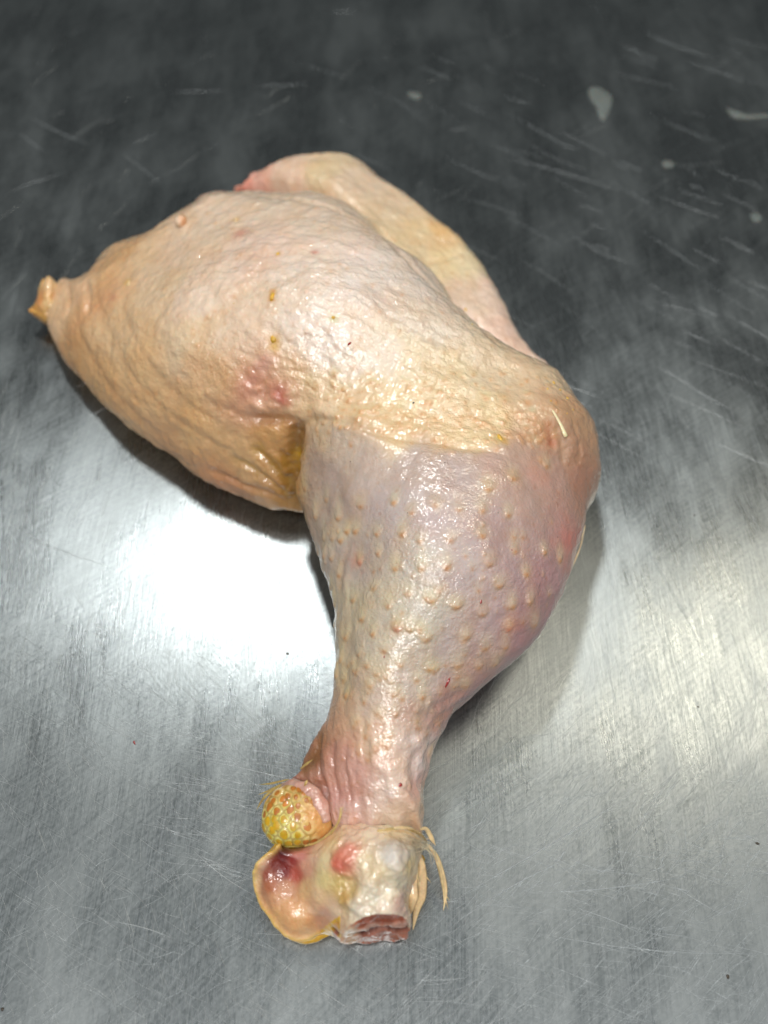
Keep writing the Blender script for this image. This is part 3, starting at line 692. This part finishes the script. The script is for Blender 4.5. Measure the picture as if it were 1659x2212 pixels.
def jdisp(v, n, dd, col, bv):
    dd = dd+0.35*MM*fbm(v, 2.5*MM, 3, 101)
    # cup hollow
    def well(u, w, r, dep, ex=1.0):
        p = cast(bv, u, w); q = (v-p); d = np.sqrt(q[:, 0]**2+(q[:, 1]*ex)**2)/r
        return dep*np.exp(-d**2)*(v[:, 2] > 4*MM)
    for a in [(612, 1862, 4.2*MM, -4.2*MM, .8), (590, 1890, 3.6*MM, -3.0*MM), (640, 1925, 3*MM, -1.0*MM), (645, 1980, 4*MM, 1.6*MM), (668, 1955, 1.6*MM, -1.6*MM), (620, 1995, 3*MM, 0.8*MM), (760, 1905, 1.3*MM, -1.2*MM, .6),
              (735, 1905, 1.8*MM, -0.9*MM), (690, 1925, 3*MM, 0.9*MM), (770, 1945, 1.8*MM, 1.1*MM), (845, 1850, 3.5*MM, 0.9*MM), (865, 1900, 3*MM, 0.7*MM), (740, 1860, 3*MM, .7*MM), (700, 1985, 1.6*MM, -1.4*MM), (695, 1870, 2.5*MM, 0.8*MM), (825, 1925, 1.4*MM, -.5*MM, .4), (684, 1990, 1.0*MM, -1.3*MM)]:
        dd = dd+well(*a)
    rl_ = np.array([cast(bv, u, w, .012) for u, w in smooth_line([(604, 1826), (590, 1836), (572, 1852), (557, 1872), (553, 1894), (557, 1922), (566, 1944), (580, 1967), (597, 1990), (617, 2010), (640, 2023), (666, 2022), (688, 2012)], 3)])
    ids, dl, al, sd = line_dist(v, rl_, 5*MM)
    wv = 1+.3*fbm(v[ids], 2.5*MM, 2, 121)
    dd[ids] = dd[ids]*.3+(1.3*MM*(1-.4*al))*np.exp(-(dl/(.8*MM))**2)*wv
    cr = np.exp(-(dl/(.6*MM))**2)[:, None]*.8; col[ids] = col[ids]*(1-cr)+lin((234, 196, 106))*ALB*cr
    outy = (np.clip((sd*(1 if np.sum(sd*(v[ids, 0] < rl_[:, 0].min())) > 0 else -1))*dl/(.7*MM), 0, 1)*wv)[:, None]; outy = np.clip(outy, 0, 1)
    col[ids] = col[ids]*(1-outy)+lin((226, 178, 40))*ALB*outy
    # cut face: white rim, red marrow, dark split, pink spongy bone
    c = cut_p; s = (v-c)@cut_n; face = np.clip(1.5-np.abs(s)/(0.8*MM), 0, 1)*np.clip((v[:, 0]-P(715, 1990, .01)[0])/(1.5*MM), 0, 1)*np.clip((n@cut_n-.45)/.3, 0, 1)
    up = np.cross(cut_n, [1, 0, 0]); up /= np.linalg.norm(up); up *= np.sign(up[2]); hh = (v-c)@up/MM    # mm below top rim
    wob = 1.3*fbm(v*np.array([1, .3, .3]), 7*MM, 2, 105)
    z_ = v[:, 2]/MM+wob
    fc = np.where((z_ > 14)[:, None], lin((164, 84, 54)), np.where((z_ > 12.3)[:, None], lin((196, 150, 132)), np.where((z_ > 9.8)[:, None], lin((70, 24, 20)), lin((172, 112, 92)))))
    fn = 1+0.25*fbm(v, 1.2*MM, 3, 107)[:, None]
    fm = np.clip(face*1.6, 0, 1)[:, None]
    col = col*(1-fm)+fc*ALB*fn*fm
    dd = dd+face*(np.where(z_ > 14, -0.7*MM, 0)+np.where((z_ < 12.3) & (z_ > 9.8), -1.2*MM, 0)+np.where(z_ < 9.8, .3*MM, 0)+0.12*MM*fbm(v, 1.5*MM, 2, 109))
    # undersides of the cup are yellow scaly skin
    m = np.clip(-(n[:, 2])*1.5+0.1, 0, 1)*(v[:, 0] < P(735, 1990, .01)[0])*(1-fm[:, 0])
    col = col*(1-m[:, None])+lin((222, 176, 40))*ALB*m[:, None]
    return dd, col
mass('cut_joint', [joint, cup], jcomb, 0.45*MM, M_meat, jt, jdisp)

# ------------------------------------------------------------------ ribbons, tubes
def tube(name, pts, rad, mat, parent=root, sides=8, flat=1.0, lab=None, taper=(1, 1), wob=0.0, leaf=False):
    pts = np.array(pts, float); n = len(pts)
    t = np.gradient(pts, axis=0); t /= np.linalg.norm(t, axis=1)[:, None]+1e-12
    V_, F_ = [], []
    for i in range(n):
        f = i/(n-1); s = taper[0]+(taper[1]-taper[0])*f
        if leaf: s = max(.10, .35+.65*math.sin(math.pi*min(1, f*1.05)**.8)) if f < .6 else max(.06, s)
        if leaf: s = max(.06, (.4+.6*math.sin(math.pi*min(.5, f*.9)))*min(1, (1-f)*2.6+.02)**.8)
        r = rad*s*(1+wob*rnd.uniform(-1, 1)); up = np.array([0, 0, 1.0]); sdv = np.cross(t[i], up); sdv /= np.linalg.norm(sdv)+1e-9; up = np.cross(sdv, t[i])
        for k in range(sides):
            a = 2*math.pi*k/sides
            V_.append(pts[i]+sdv*math.cos(a)*r+up*math.sin(a)*r*flat)
    for i in range(n-1):
        for k in range(sides):
            F_.append((i*sides+k, i*sides+(k+1) % sides, (i+1)*sides+(k+1) % sides, (i+1)*sides+k))
    me = bpy.data.meshes.new(name)
    V_ += [pts[0]-t[0]*rad*taper[0]*.5, pts[-1]+t[-1]*rad*taper[1]*.5]; a = len(V_)-2
    F_ += [(a, (k+1) % sides, k) for k in range(sides)]+[(a+1, (n-1)*sides+k, (n-1)*sides+(k+1) % sides) for k in range(sides)]
    me.from_pydata([tuple(map(float, p)) for p in V_], [], F_); me.update()
    me.polygons.foreach_set('use_smooth', [True]*len(me.polygons))
    o = link(name, me, mat, parent)
    if lab: o['label'] = lab
    return o
def blade_pts(pix, zs, n=6):
    l = smooth_line([(u, v, z*MM) for (u, v), z in zip(pix, zs)], n)
    return np.array([P(a, b, c) for a, b, c in l])

M_feather = plain('wet_feather', lin((226, 192, 144)), .45, .4, .2, .3, 500)
M_hair = plain('pale_down', lin((224, 204, 172)), .5, .3, .2, .2)
M_yellow = plain('yellow_skin', lin((214, 166, 52)), .45, .5, .3, .3, 400)
M_orange = plain('orange_scale', lin((184, 114, 40)), .4, .5, .3, .25, 500)
M_limeo = plain('lime_scale', lin((200, 156, 30)), .4, .5, .3, .2, 500)
M_white = plain('white_quill', lin((238, 222, 176)), .35, .5, .2, .08)
M_blood = plain('blood', lin((150, 18, 14)), .25, .8, .1, .2)
M_dark = plain('dark_speck', lin((58, 44, 26)), .5, .2, 0, .3)
M_dry = plain('dried_membrane', lin((222, 196, 160)), .45, .4, .3, .2, 300)
M_grease = plain('grease', lin((150, 156, 150)), .45, .4, .2, .1)
M_grease.node_tree.nodes['Principled BSDF'].inputs['Alpha'].default_value = 0.38
M_smear = plain('grease_film', lin((190, 196, 192)), .55, .2, .0, .3, 150)
M_smear.node_tree.nodes['Principled BSDF'].inputs['Alpha'].default_value = 0.22
M_olive = plain('stained_down', lin((186, 156, 92)), .5, .3, .2, .3)

def feather(pix, zs, wd, mat, barbs=6, taper=(0.8, 0.12), flat=0.3):
    wd *= .62
    p = blade_pts(pix, zs); f = tube('feather', p, wd*MM, mat, sides=8, flat=flat*.7, taper=taper, leaf=taper[1] < .3)
    for k in range(barbs//3):
        i = rnd.randint(len(p)//4, len(p)-3); s = rnd.choice((-1, 1)); L = rnd.randint(4, 8)
        seg = p[i:i+L].copy()
        if len(seg) < 3: continue
        off = np.linspace(0.3, 1.6, len(seg))[:, None]*wd*MM*s*np.array([1, .1, .2]); off[:, 2] = np.linspace(0, .6*MM, len(seg))
        tube('barb', seg+off, wd*0.22*MM, mat, parent=f, sides=4, flat=.5, taper=(1, .1))
    return f
# right side tuft (zoom-4 coordinates)
Z4 = lambda *q: [(486+x*.358, 1512+y*.358) for x, y in q]
feather(Z4((1225, 880), (1268, 930), (1295, 1000), (1320, 1100), (1330, 1180), (1318, 1270)), (13, 11, 8, 5, 3, 1.2), 1.15, M_feather, 6, (.7, .2))
feather(Z4((1165, 930), (1183, 990), (1188, 1080), (1180, 1180), (1155, 1270), (1135, 1385)), (12, 11, 9, 7, 5, 3), 2.1, M_feather, 6)
feather(Z4((1160, 930), (1150, 1010), (1135, 1100), (1135, 1190), (1105, 1290), (1062, 1392)), (13, 12, 10, 9, 7, 5), 1.8, M_feather, 6)
feather(Z4((1155, 920), (1135, 1000), (1110, 1080), (1075, 1180)), (14, 13, 11, 9), 1.7, M_feather, 3)
feather(Z4((1180, 780), (1215, 780), (1250, 840), (1272, 880)), (18, 16, 14, 12), .9, M_feather, 2)
feather(Z4((920, 790), (990, 780), (1070, 768), (1130, 790), (1190, 820), (1215, 860)), (27.5, 27.5, 26, 24, 20, 16), .8, M_olive, 6, (.5, .6))
feather(Z4((1172, 925), (1192, 960), (1188, 985)), (10, 9, 8), .9, M_yellow, 0)
down = []
for k in range(34):
    x0, y0 = rnd.uniform(1170, 1230), rnd.uniform(830, 900); x1 = rnd.uniform(1060, 1160); y1 = rnd.uniform(790, 900)
    down.append(Z4((x0, y0), ((x0+x1)/2, (y0+y1)/2+rnd.uniform(-20, 25)), (x1, y1)))
for k in range(10):
    x0, y0 = rnd.uniform(1190, 1230), rnd.uniform(850, 900)
    down.append(Z4((x0, y0), (x0+rnd.uniform(20, 70), y0+rnd.uniform(10, 50)), (x0+rnd.uniform(20, 80), y0+rnd.uniform(70, 130))))
dm = bpy.data.meshes.new('down'); DV, DF = [], []
for q in down:
    zs = (rnd.uniform(14, 18), rnd.uniform(19, 22), rnd.uniform(22, 25)) if q[2][0] < q[0][0] else (15, 13, 8)
    p = blade_pts(q, zs, 4); b = len(DV); n = len(p)
    t = np.gradient(p, axis=0)
    for i in range(n):
        s = np.cross(t[i], [0, 0, 1.0]); s /= np.linalg.norm(s)+1e-9; r = .11*MM*(1.1-i/n)
        DV += [tuple(p[i]-s*r), tuple(p[i]+s*r), tuple(p[i]+np.array([0, 0, r*1.5]))]
    for i in range(n-1):
        for k in range(3): DF.append((b+i*3+k, b+i*3+(k+1) % 3, b+i*3+3+(k+1) % 3, b+i*3+3+k))
dm.from_pydata([tuple(map(float, v)) for v in DV], [], DF); dm.update()
link('down', dm, M_hair, root, kind='stuff')
for q_, z_ in [(((1232, 870), (1275, 950), (1302, 1040), (1318, 1150), (1322, 1230)), (13, 10, 7, 4, 2)), (((1170, 940), (1176, 1040), (1160, 1140), (1140, 1240)), (12, 10, 8, 6)), (((1150, 960), (1125, 1080), (1120, 1200), (1080, 1330)), (13, 10, 8, 6)),
                (((1185, 960), (1192, 1060), (1190, 1150), (1165, 1250)), (11, 9, 7, 5)), (((1145, 1000), (1108, 1120), (1085, 1230)), (12, 10, 8)), (((930, 800), (1010, 790), (1100, 800), (1180, 850)), (26, 26, 24, 19)), (((950, 785), (1040, 770), (1120, 775), (1200, 815)), (26.5, 27, 25, 20))]:
    feather(Z4(*q_), z_, .5, M_feather, 3)
# left side strands by the foot pad
feather(Z4((385, 478), (330, 492), (270, 505), (205, 510)), (13, 11, 8, 5), .45, M_olive, 3)
feather(Z4((385, 490), (330, 515), (270, 545), (200, 572)), (13, 11, 8, 5), .55, M_olive, 4)
feather(Z4((380, 500), (310, 530), (250, 575), (215, 620), (190, 665)), (13, 11, 8, 5, 2.5), .6, M_olive, 4)
feather(Z4((345, 560), (315, 580), (300, 605)), (10, 8, 6), .3, M_olive, 1)
feather(Z4((700, 650), (690, 720), (660, 775), (600, 830), (540, 865), (480, 880)), (23, 22, 21, 19.5, 18.5, 17), .8, M_olive, 8, (.4, .5))
feather(Z4((715, 640), (700, 700), (680, 750), (640, 810)), (25, 24.5, 23, 21), .4, M_olive, 3, (.2, .6))
feather(Z4((455, 415), (480, 395), (500, 380), (530, 360)), (19, 20, 21, 22), .5, M_olive, 4)
feather(Z4((480, 520), (488, 500), (498, 482)), (20, 21, 21), .5, M_olive, 1)

# ------------------------------------------------------------------ foot pad with its scales
def blob(name, c, r, mat, cols, parent=root, seed=3):
    V_, F_ = [], []; n1, n2 = 28, 16
    for j in range(n2+1):
        for i in range(n1):
            ph = math.pi*j/n2; th = 2*math.pi*i/n1; V_.append((math.sin(ph)*math.cos(th), math.sin(ph)*math.sin(th), math.cos(ph)))
    for j in range(n2):
        for i in range(n1): F_.append((j*n1+i, (j+1)*n1+i, (j+1)*n1+(i+1) % n1, j*n1+(i+1) % n1))
    U = np.array(V_); Q = U*np.array(r)+c; Q = Q+U*(.18*min(r)*fbm(Q, min(r)*1.2, 2, seed))[:, None]
    me = to_mesh(name, Q, np.array(F_)); t_ = np.clip(U[:, :1]*.8+.5, 0, 1)
    set_col(me, (lin(cols[0])*(1-t_)+lin(cols[1])*t_)*ALB); return link(name, me, mat, parent)
def foot_pad():
    cpx = P(641, 1763, 0.012); rx, ry, rz = 8.2*MM, 7.0*MM, 6.4*MM
    n1, n2 = 150, 90; V_, F_ = [], []
    for j in range(n2+1):
        ph = math.pi*j/n2
        for i in range(n1):
            th = 2*math.pi*i/n1; V_.append((math.sin(ph)*math.cos(th), math.sin(ph)*math.sin(th), math.cos(ph)))
    for j in range(n2):
        for i in range(n1):
            F_.append((j*n1+i, (j+1)*n1+i, (j+1)*n1+(i+1) % n1, j*n1+(i+1) % n1))
    U = np.array(V_); S = np.sign(U)*np.abs(U)**0.84
    Q = S*np.array([rx, ry, rz])+cpx
    nn = U/np.array([rx, ry, rz]); nn /= np.linalg.norm(nn, axis=1)[:, None]
    bv = bvh_of(Q, F_)
    ctr = [(380,572),(430,587),(475,568),(522,575),(365,627),(442,642),(492,610),(312,672),(397,668),(437,707),(357,722),(314,757),(410,762),(360,806),(288,785),(438,812),(497,762),(272,820),(330,850),(530,620),(412,538),(450,545),(345,590),(300,720)]
    for iy in range(11):
        for ix in range(9):
            x = 235+ix*50+(iy % 2)*25+rnd.uniform(-4, 4); y = 520+iy*42+rnd.uniform(-4, 4)
            if all((x-a_)**2+(y-b_)**2 > 40**2 for a_, b_ in ctr) and not (x > 470 and 640 < y < 830): ctr.append((x, y))
    cw = []
    for x, y in ctr:
        u, v = 486+x*.358, 1512+y*.358
        h = bv.ray_cast(Vector(cam_loc), Vector(ray(u, v)))
        if h[0] is not None: cw.append((np.array(h[0]), np.array(h[1]), x, y))
    dc = 0.55*MM*fbm(np.array([c[0] for c in cw]), 6*MM, 2, 5)
    d = 0.55*MM*fbm(Q, 6*MM, 2, 5)
    ty = np.clip((Q[:, 1]-cpx[1])/(5*MM)+0.35, 0, 1)[:, None]
    col = (lin((226, 214, 96))*(1-ty)+lin((216, 166, 92))*ty)
    tx = np.clip((Q[:, 0]-cpx[0])/(5*MM)-0.1, 0, 1)[:, None]; col = col*(1-tx*.8)+lin((222, 164, 104))*tx*.8
    D1 = np.full(len(Q), 1e9)
    DD = np.stack([np.linalg.norm(Q-c[0], axis=1) for c in cw]); DS = np.sort(DD, 0)
    ridge = np.exp(-((DS[1]-DS[0])/(0.45*MM))**2)*(DS[0] < 2.6*MM)
    d -= 0.16*MM*ridge; d += 0.07*MM*np.exp(-((DS[0]-1.15*MM)/(0.4*MM))**2)
    rim = np.exp(-((DS[0]-1.35*MM)/(0.4*MM))**2)[:, None]*.7; col = col*(1-rim)+lin((246, 228, 164))*rim
    r2 = (ridge*.75)[:, None]; col = col*(1-r2)+lin((160, 128, 44))*r2
    # torn wrinkled patch on the right
    tp = P(486+535*.358, 1512+690*.358, .018); mm = np.exp(-(np.linalg.norm(Q-tp, axis=1)/(3.6*MM))**2)
    d += mm*0.45*MM*np.abs(fbm(Q, 1.6*MM, 3, 9)); col = col*(1-mm[:, None]*.8)+lin((224, 160, 100))*mm[:, None]*.8
    tp = P(486+550*.358, 1512+785*.358, .014); mm = np.exp(-(np.linalg.norm(Q-tp, axis=1)/(1.7*MM))**2)
    d -= mm*.6*MM; col = col*(1-mm[:, None])+lin((206, 120, 24))*mm[:, None]
    Q2 = Q+nn*d[:, None]; Q2[:, 2] = np.maximum(Q2[:, 2], .3*MM)
    me = to_mesh('foot_pad', Q2, np.array(F_)); set_col(me, col*ALB)
    pad = link('foot_pad', me, M_pad, root)
    for (c, n, x, y), dk in zip(cw, dc):
        n = n/np.linalg.norm(n); c = c+n*(dk+.05*MM); a = np.cross(n, [0, 1, 0.3]); a /= np.linalg.norm(a); b = np.cross(n, a)
        R_ = rnd.uniform(.72, 1.05)*MM*(.85 if y < 640 else 1); S_ = 9; vs = [tuple(c+n*.12*MM)]; fs = []
        ph0 = rnd.random()
        for ring, (rr, hh) in enumerate(((.6, .10), (1.0, .02))):
            for k in range(S_):
                t_ = 2*math.pi*(k+ph0)/S_; w_ = 1+.10*math.sin(3*t_+x)
                vs.append(tuple(c+(a*math.cos(t_)*.9+b*math.sin(t_)*1.08)*R_*rr*w_+n*hh*MM))
        for k in range(S_):
            k2 = (k+1) % S_; fs.append((0, 1+k, 1+k2)); fs.append((1+k, 1+S_+k, 1+S_+k2, 1+k2))
        m = bpy.data.meshes.new('scale'); m.from_pydata([tuple(map(float, q)) for q in vs], [], fs); m.update()
        m.polygons.foreach_set('use_smooth', [True]*len(m.polygons))
        link('scale', m, M_limeo if (y > 710 and x < 470) else M_orange, pad)
foot_pad()

# yellow outer skin curling round the torn cup
rim = [(618, 1795), (604, 1806), (594, 1820), (578, 1838), (560, 1855), (548, 1876), (547, 1900), (552, 1924), (562, 1945), (575, 1968), (592, 1993), (612, 2016), (638, 2031), (664, 2032), (690, 2022), (712, 2008)]
rl = smooth_line([(u, v, z*MM) for (u, v), z in zip(rim, (16, 15, 14.5, 13, 12, 11, 10, 9, 8, 7, 6, 5, 4.5, 4.5, 5, 6))], 5)
rp = np.array([P(a, b, c) for a, b, c in rl])
def var_tube(name, pts, rads, mat, flat=1.0, sides=12, parent=root, rough=.25):
    o = tube(name, pts, 1.0, mat, sides=sides, flat=flat, parent=parent); me = o.data; n = len(pts)
    co = np.empty(len(me.vertices)*3); me.vertices.foreach_get('co', co); co = co.reshape(-1, 3)
    rr = np.r_[np.repeat(rads, sides), rads[0], rads[-1]]; cc = np.concatenate([np.repeat(pts, sides, 0), pts[:1], pts[-1:]])
    dv = co-cc; k = rr*(1+rough*fbm(cc+dv*.0015, 1.6*MM, 2, 77)); k[-2:] *= .5
    me.vertices.foreach_set('co', (cc+dv*k[:, None]).ravel()); me.update(); return o
rf = np.linspace(0, 1, len(rp))
fp = blade_pts([(612, 1700), (628, 1696), (648, 1701), (668, 1710), (686, 1726), (696, 1748), (704, 1775)], (11, 14, 16, 17, 17.5, 17, 16), 6)
fo = var_tube('skin_fold', fp, MM*(.9+.9*np.sin(np.linspace(.2, 2.9, len(fp)))), M_skin, flat=.8, rough=.18, sides=20)
fv = np.array([vv.co for vv in fo.data.vertices]); ft = np.clip(fbm(fv, 2*MM, 2, 88)*.5+.5, 0, 1)[:, None]
set_col(fo.data, (lin((196, 140, 122))*(1-ft)+lin((216, 176, 160))*ft)*ALB)
var_tube('skin_rim', rp+np.array([.6*MM, .4*MM, -1.6*MM]), MM*(.25+.6*np.clip(rf*2-.9, 0, 1)+.5*np.exp(-(rf/.12)**2)), M_yellow, flat=1.6)

# tail fat nub on the left, skin tag at the top, dried membrane down the right edge
nub = Body([(90, 610), (100, 606), (122, 610), (135, 640), (128, 690), (108, 700), (92, 697), (75, 684), (58, 672), (68, 660), (79, 645), (84, 622)],
           [(100, 620, 14), (110, 660, 14), (70, 672, 9), (120, 680, 12)], zmid=8*MM, R=3.5*MM, bottom=3*MM)
mass('tail_fat', [nub], lambda X, Y, z, ph: ph[0], .5*MM, M_meat, [(90, 610, 222, 178, 110), (85, 645, 218, 150, 90), (100, 650, 228, 190, 134), (70, 672, 206, 154, 78), (100, 690, 204, 160, 90), (115, 620, 224, 192, 146)])
blob('skin_tag', KS(392, 484)+np.array([0, .5*MM, .6*MM]), (1.9*MM, 2.4*MM, 2.0*MM), M_skin, ((230, 206, 180), (218, 160, 116)))
mem = [(1268, 1135), (1263, 1155), (1258, 1180), (1248, 1205), (1238, 1228), (1228, 1250), (1216, 1275), (1204, 1300), (1192, 1325), (1180, 1350)]
mp = [P(u-4, v, z*MM) for (u, v), z in zip(smooth_line(mem, 3), np.linspace(16, 13, 28))]
tube('dried_membrane', mp, .55*MM, M_dry, sides=6, flat=1.6, taper=(.4, .7), wob=.4)
tube('dried_membrane', [P(u, v, .008) for u, v in smooth_line([(127, 752), (157, 796), (192, 835), (236, 884), (268, 910)], 4)], .35*MM, M_dry, sides=6, taper=(.5, .4), wob=.4)
# quill lying on the knee
qa, qb = KS(1193, 890), KS(1221, 945); n_ = 9
tube('quill', [qa+(qb-qa)*k/n_+np.array([math.sin(k/n_*3.14)*.25*MM, 0, .5*MM]) for k in range(n_+1)], .62*MM, M_white, sides=8, flat=.6, taper=(.45, 1.0))
# small clinging bits: yellow pin feathers, blood specks
def bit(name, u, v, r, mat, ex=1.0, ang=0.0, sink=.3, surf=KS, parent=root, lab=None):
    c = surf(u, v); n = np.array([0, 0, 1.0])
    if surf is KS:
        h = skin_bvh.find_nearest(Vector(c)); n = np.array(h[1])
    a = np.cross(n, [math.sin(ang), math.cos(ang), 0.01]); a /= np.linalg.norm(a); b = np.cross(n, a)
    vs, fs = [tuple(c+n*r*.5)], []; S_ = 8
    for rr, hh in ((.6, .36), (1.0, -sink)):
        for k in range(S_):
            t_ = 2*math.pi*k/S_; w_ = rnd.uniform(.75, 1.2)
            vs.append(tuple(c+(a*math.cos(t_)+b*math.sin(t_)*ex)*r*rr*w_+n*hh*r))
    for k in range(S_):
        k2 = (k+1) % S_; fs += [(0, 1+k, 1+k2), (1+k, 1+S_+k, 1+S_+k2, 1+k2)]
    fs.append(tuple(1+S_+k for k in range(S_))[::-1])
    m = bpy.data.meshes.new(name); m.from_pydata([tuple(map(float, q)) for q in vs], [], fs); m.update()
    m.polygons.foreach_set('use_smooth', [True]*len(m.polygons))
    o = link(name, m, mat, parent)
    if lab: o['label'] = lab
    return o
for u, v, r, ex, ang in [(967, 1475, .42, 4.0, 0.05), (865, 1696, .55, 1.3, 0.5), (1039, 1300, .35, 1.8, 0), (755, 742, .45, 1.6, .8), (830, 1419, .22, 1.8, .3), (1106, 1188, .2, 1.0, 0)]:
    bit('blood_spot', u, v, r*MM, M_blood, ex, ang)
for u, v, r in [(961, 999, .18), (1205-0, 1160, .15), (1076, 1108, .13), (757, 997, .15), (880, 1108, .12), (893, 870, .3)]:
    bit('dark_speck', u, v, r*MM, M_dark, 1.4, rnd.random())
for u, v, r, ex in [(1196, 827, .7, 1.0), (1210, 842, .45, 1), (1226, 860, .45, 1.2), (1183, 840, .4, 1), (1190, 866, .35, 1), (1238, 885, .35, 1), (1225, 893, .3, 1), (1006, 668, .5, 2), (1020, 700, .3, 1.5),
                    (588, 640, .9, 2.0), (590, 733, 1.1, 1.5), (510, 474, .7, 2), (720, 686, .7, .8), (1080, 945, .7, 2.4), (600, 548, .6, 1.2), (278, 612, .7, 2.2), (505, 655, .4, 1)]:
    bit('pin_feather', u, v, r*MM, M_yellow if u > 550 else M_feather, ex, rnd.uniform(-.3, .3), sink=.5)

# ------------------------------------------------------------------ crumbs and grease on the steel
tab = lambda u, v: P(u, v, 0.0)
def crumb(u, v, r, mat, ex, ang, label, cat='crumb', name='crumb'):
    o = bit(name, u, v, r*MM, mat, ex, ang, sink=0.0, surf=tab, parent=None); o['label'] = label; o['category'] = cat; o['group'] = 'crumbs on the steel' if cat == 'crumb' else 'grease spots on the steel'
crumb(621, 1412, .45, M_dark, .7, .3, 'dark olive crumb on steel at the lower edge of the white glare')
crumb(1636, 1822, .55, M_dark, .5, .2, 'dark brown crumb on steel near the right edge')
crumb(1500, 1113, .35, M_dark, 1, 0, 'tiny dark crumb on steel to the right of the knee')
crumb(1572, 2050+60, .45, M_dark, 1.2, 0, 'dark crumb on steel near the bottom right corner')
crumb(1508, 1527, .3, M_dark, 1, 0, 'small dark crumb on steel under the pale warm glare at right')
crumb(290, 1604, .3, M_blood, 2.2, -.5, 'reddish brown sliver on steel left of the ankle')
crumb(5, 2180, .4, M_dark, 1, 0, 'brown crumb on steel in the bottom left corner')
def splat(label, pix, h=.35):
    pl = smooth_poly(pix, 3); c = pl.mean(0); V_ = []; n = len(pl)
    for s, z in ((1.0, .0), (.93, h), (.6, h*1.5)):
        for q in pl: V_.append(tuple(P(*(c+(q-c)*s), z*MM)))
    V_.append(tuple(P(*c, h*1.7*MM))); F_ = []
    for r_ in range(2):
        for k in range(n): F_.append((r_*n+k, r_*n+(k+1) % n, (r_+1)*n+(k+1) % n, (r_+1)*n+k))
    for k in range(n): F_.append((2*n+k, 2*n+(k+1) % n, 3*n))
    m = bpy.data.meshes.new('grease_spot'); m.from_pydata([tuple(map(float, q)) for q in V_], [], F_); m.update()
    ar = sum(p.normal.z*p.area for p in m.polygons)
    if ar < 0: m.flip_normals()
    m.polygons.foreach_set('use_smooth', [True]*len(m.polygons))
    o = link('grease_spot', m, M_grease); o['label'] = label; o['category'] = 'grease spot'; o['group'] = 'grease spots on the steel'
splat('largest white grease spot on dark steel near the top right', [(1272, 192), (1290, 188), (1312, 200), (1322, 212), (1318, 235), (1305, 260), (1292, 250), (1288, 232), (1274, 215)])
splat('small pale grease spot on dark steel above the skin flap', [(880, 200), (895, 198), (910, 205), (905, 215), (888, 212)])
splat('small grease spot on dark steel below the largest white one', [(1428, 352), (1440, 346), (1456, 352), (1452, 362), (1436, 362)])
splat('round grease spot on dark steel at the right edge', [(1620, 464), (1634, 460), (1646, 468), (1640, 480), (1626, 478)])
splat('thin curved pale streak on dark steel at the top right edge', [(1570, 232), (1590, 244), (1625, 248), (1659, 246), (1659, 254), (1620, 258), (1582, 254)])  # low pale strip standing in for a ridge in the sheet

def smear(pix, wd):
    l = smooth_line(pix, 6); p = np.array([P(u, v, .06*MM) for u, v in l]); t_ = np.gradient(p, axis=0); t_ /= np.linalg.norm(t_, axis=1)[:, None]
    nn = np.stack([-t_[:, 1], t_[:, 0], 0*t_[:, 0]], 1); n = len(p); V_, F_ = [], []
    for i in range(n):
        w_ = wd*MM*math.sin(math.pi*(i+.3)/(n-.4))*(1+.4*rnd.uniform(-1, 1))
        for k in range(-2, 3): V_.append(tuple(p[i]+nn[i]*w_*k/2+np.array([0, 0, .08*MM*(2-abs(k))/2])))
    for i in range(n-1):
        for k in range(4): a = i*5+k; F_.append((a, a+5, a+6, a+1))
    m = bpy.data.meshes.new('grease_smear'); m.from_pydata([tuple(map(float, q)) for q in V_], [], F_); m.update()
    m.polygons.foreach_set('use_smooth', [True]*len(m.polygons)); link('grease_smear', m, M_smear, steel)
smear([(925, 1745), (965, 1715), (1020, 1680), (1075, 1635), (1130, 1600), (1185, 1585)], 1.6)
smear([(930, 1790), (960, 1770), (1000, 1755), (1050, 1715)], 1.0)
smear([(1392, 1180), (1430, 1240), (1480, 1330), (1520, 1410)], .55)
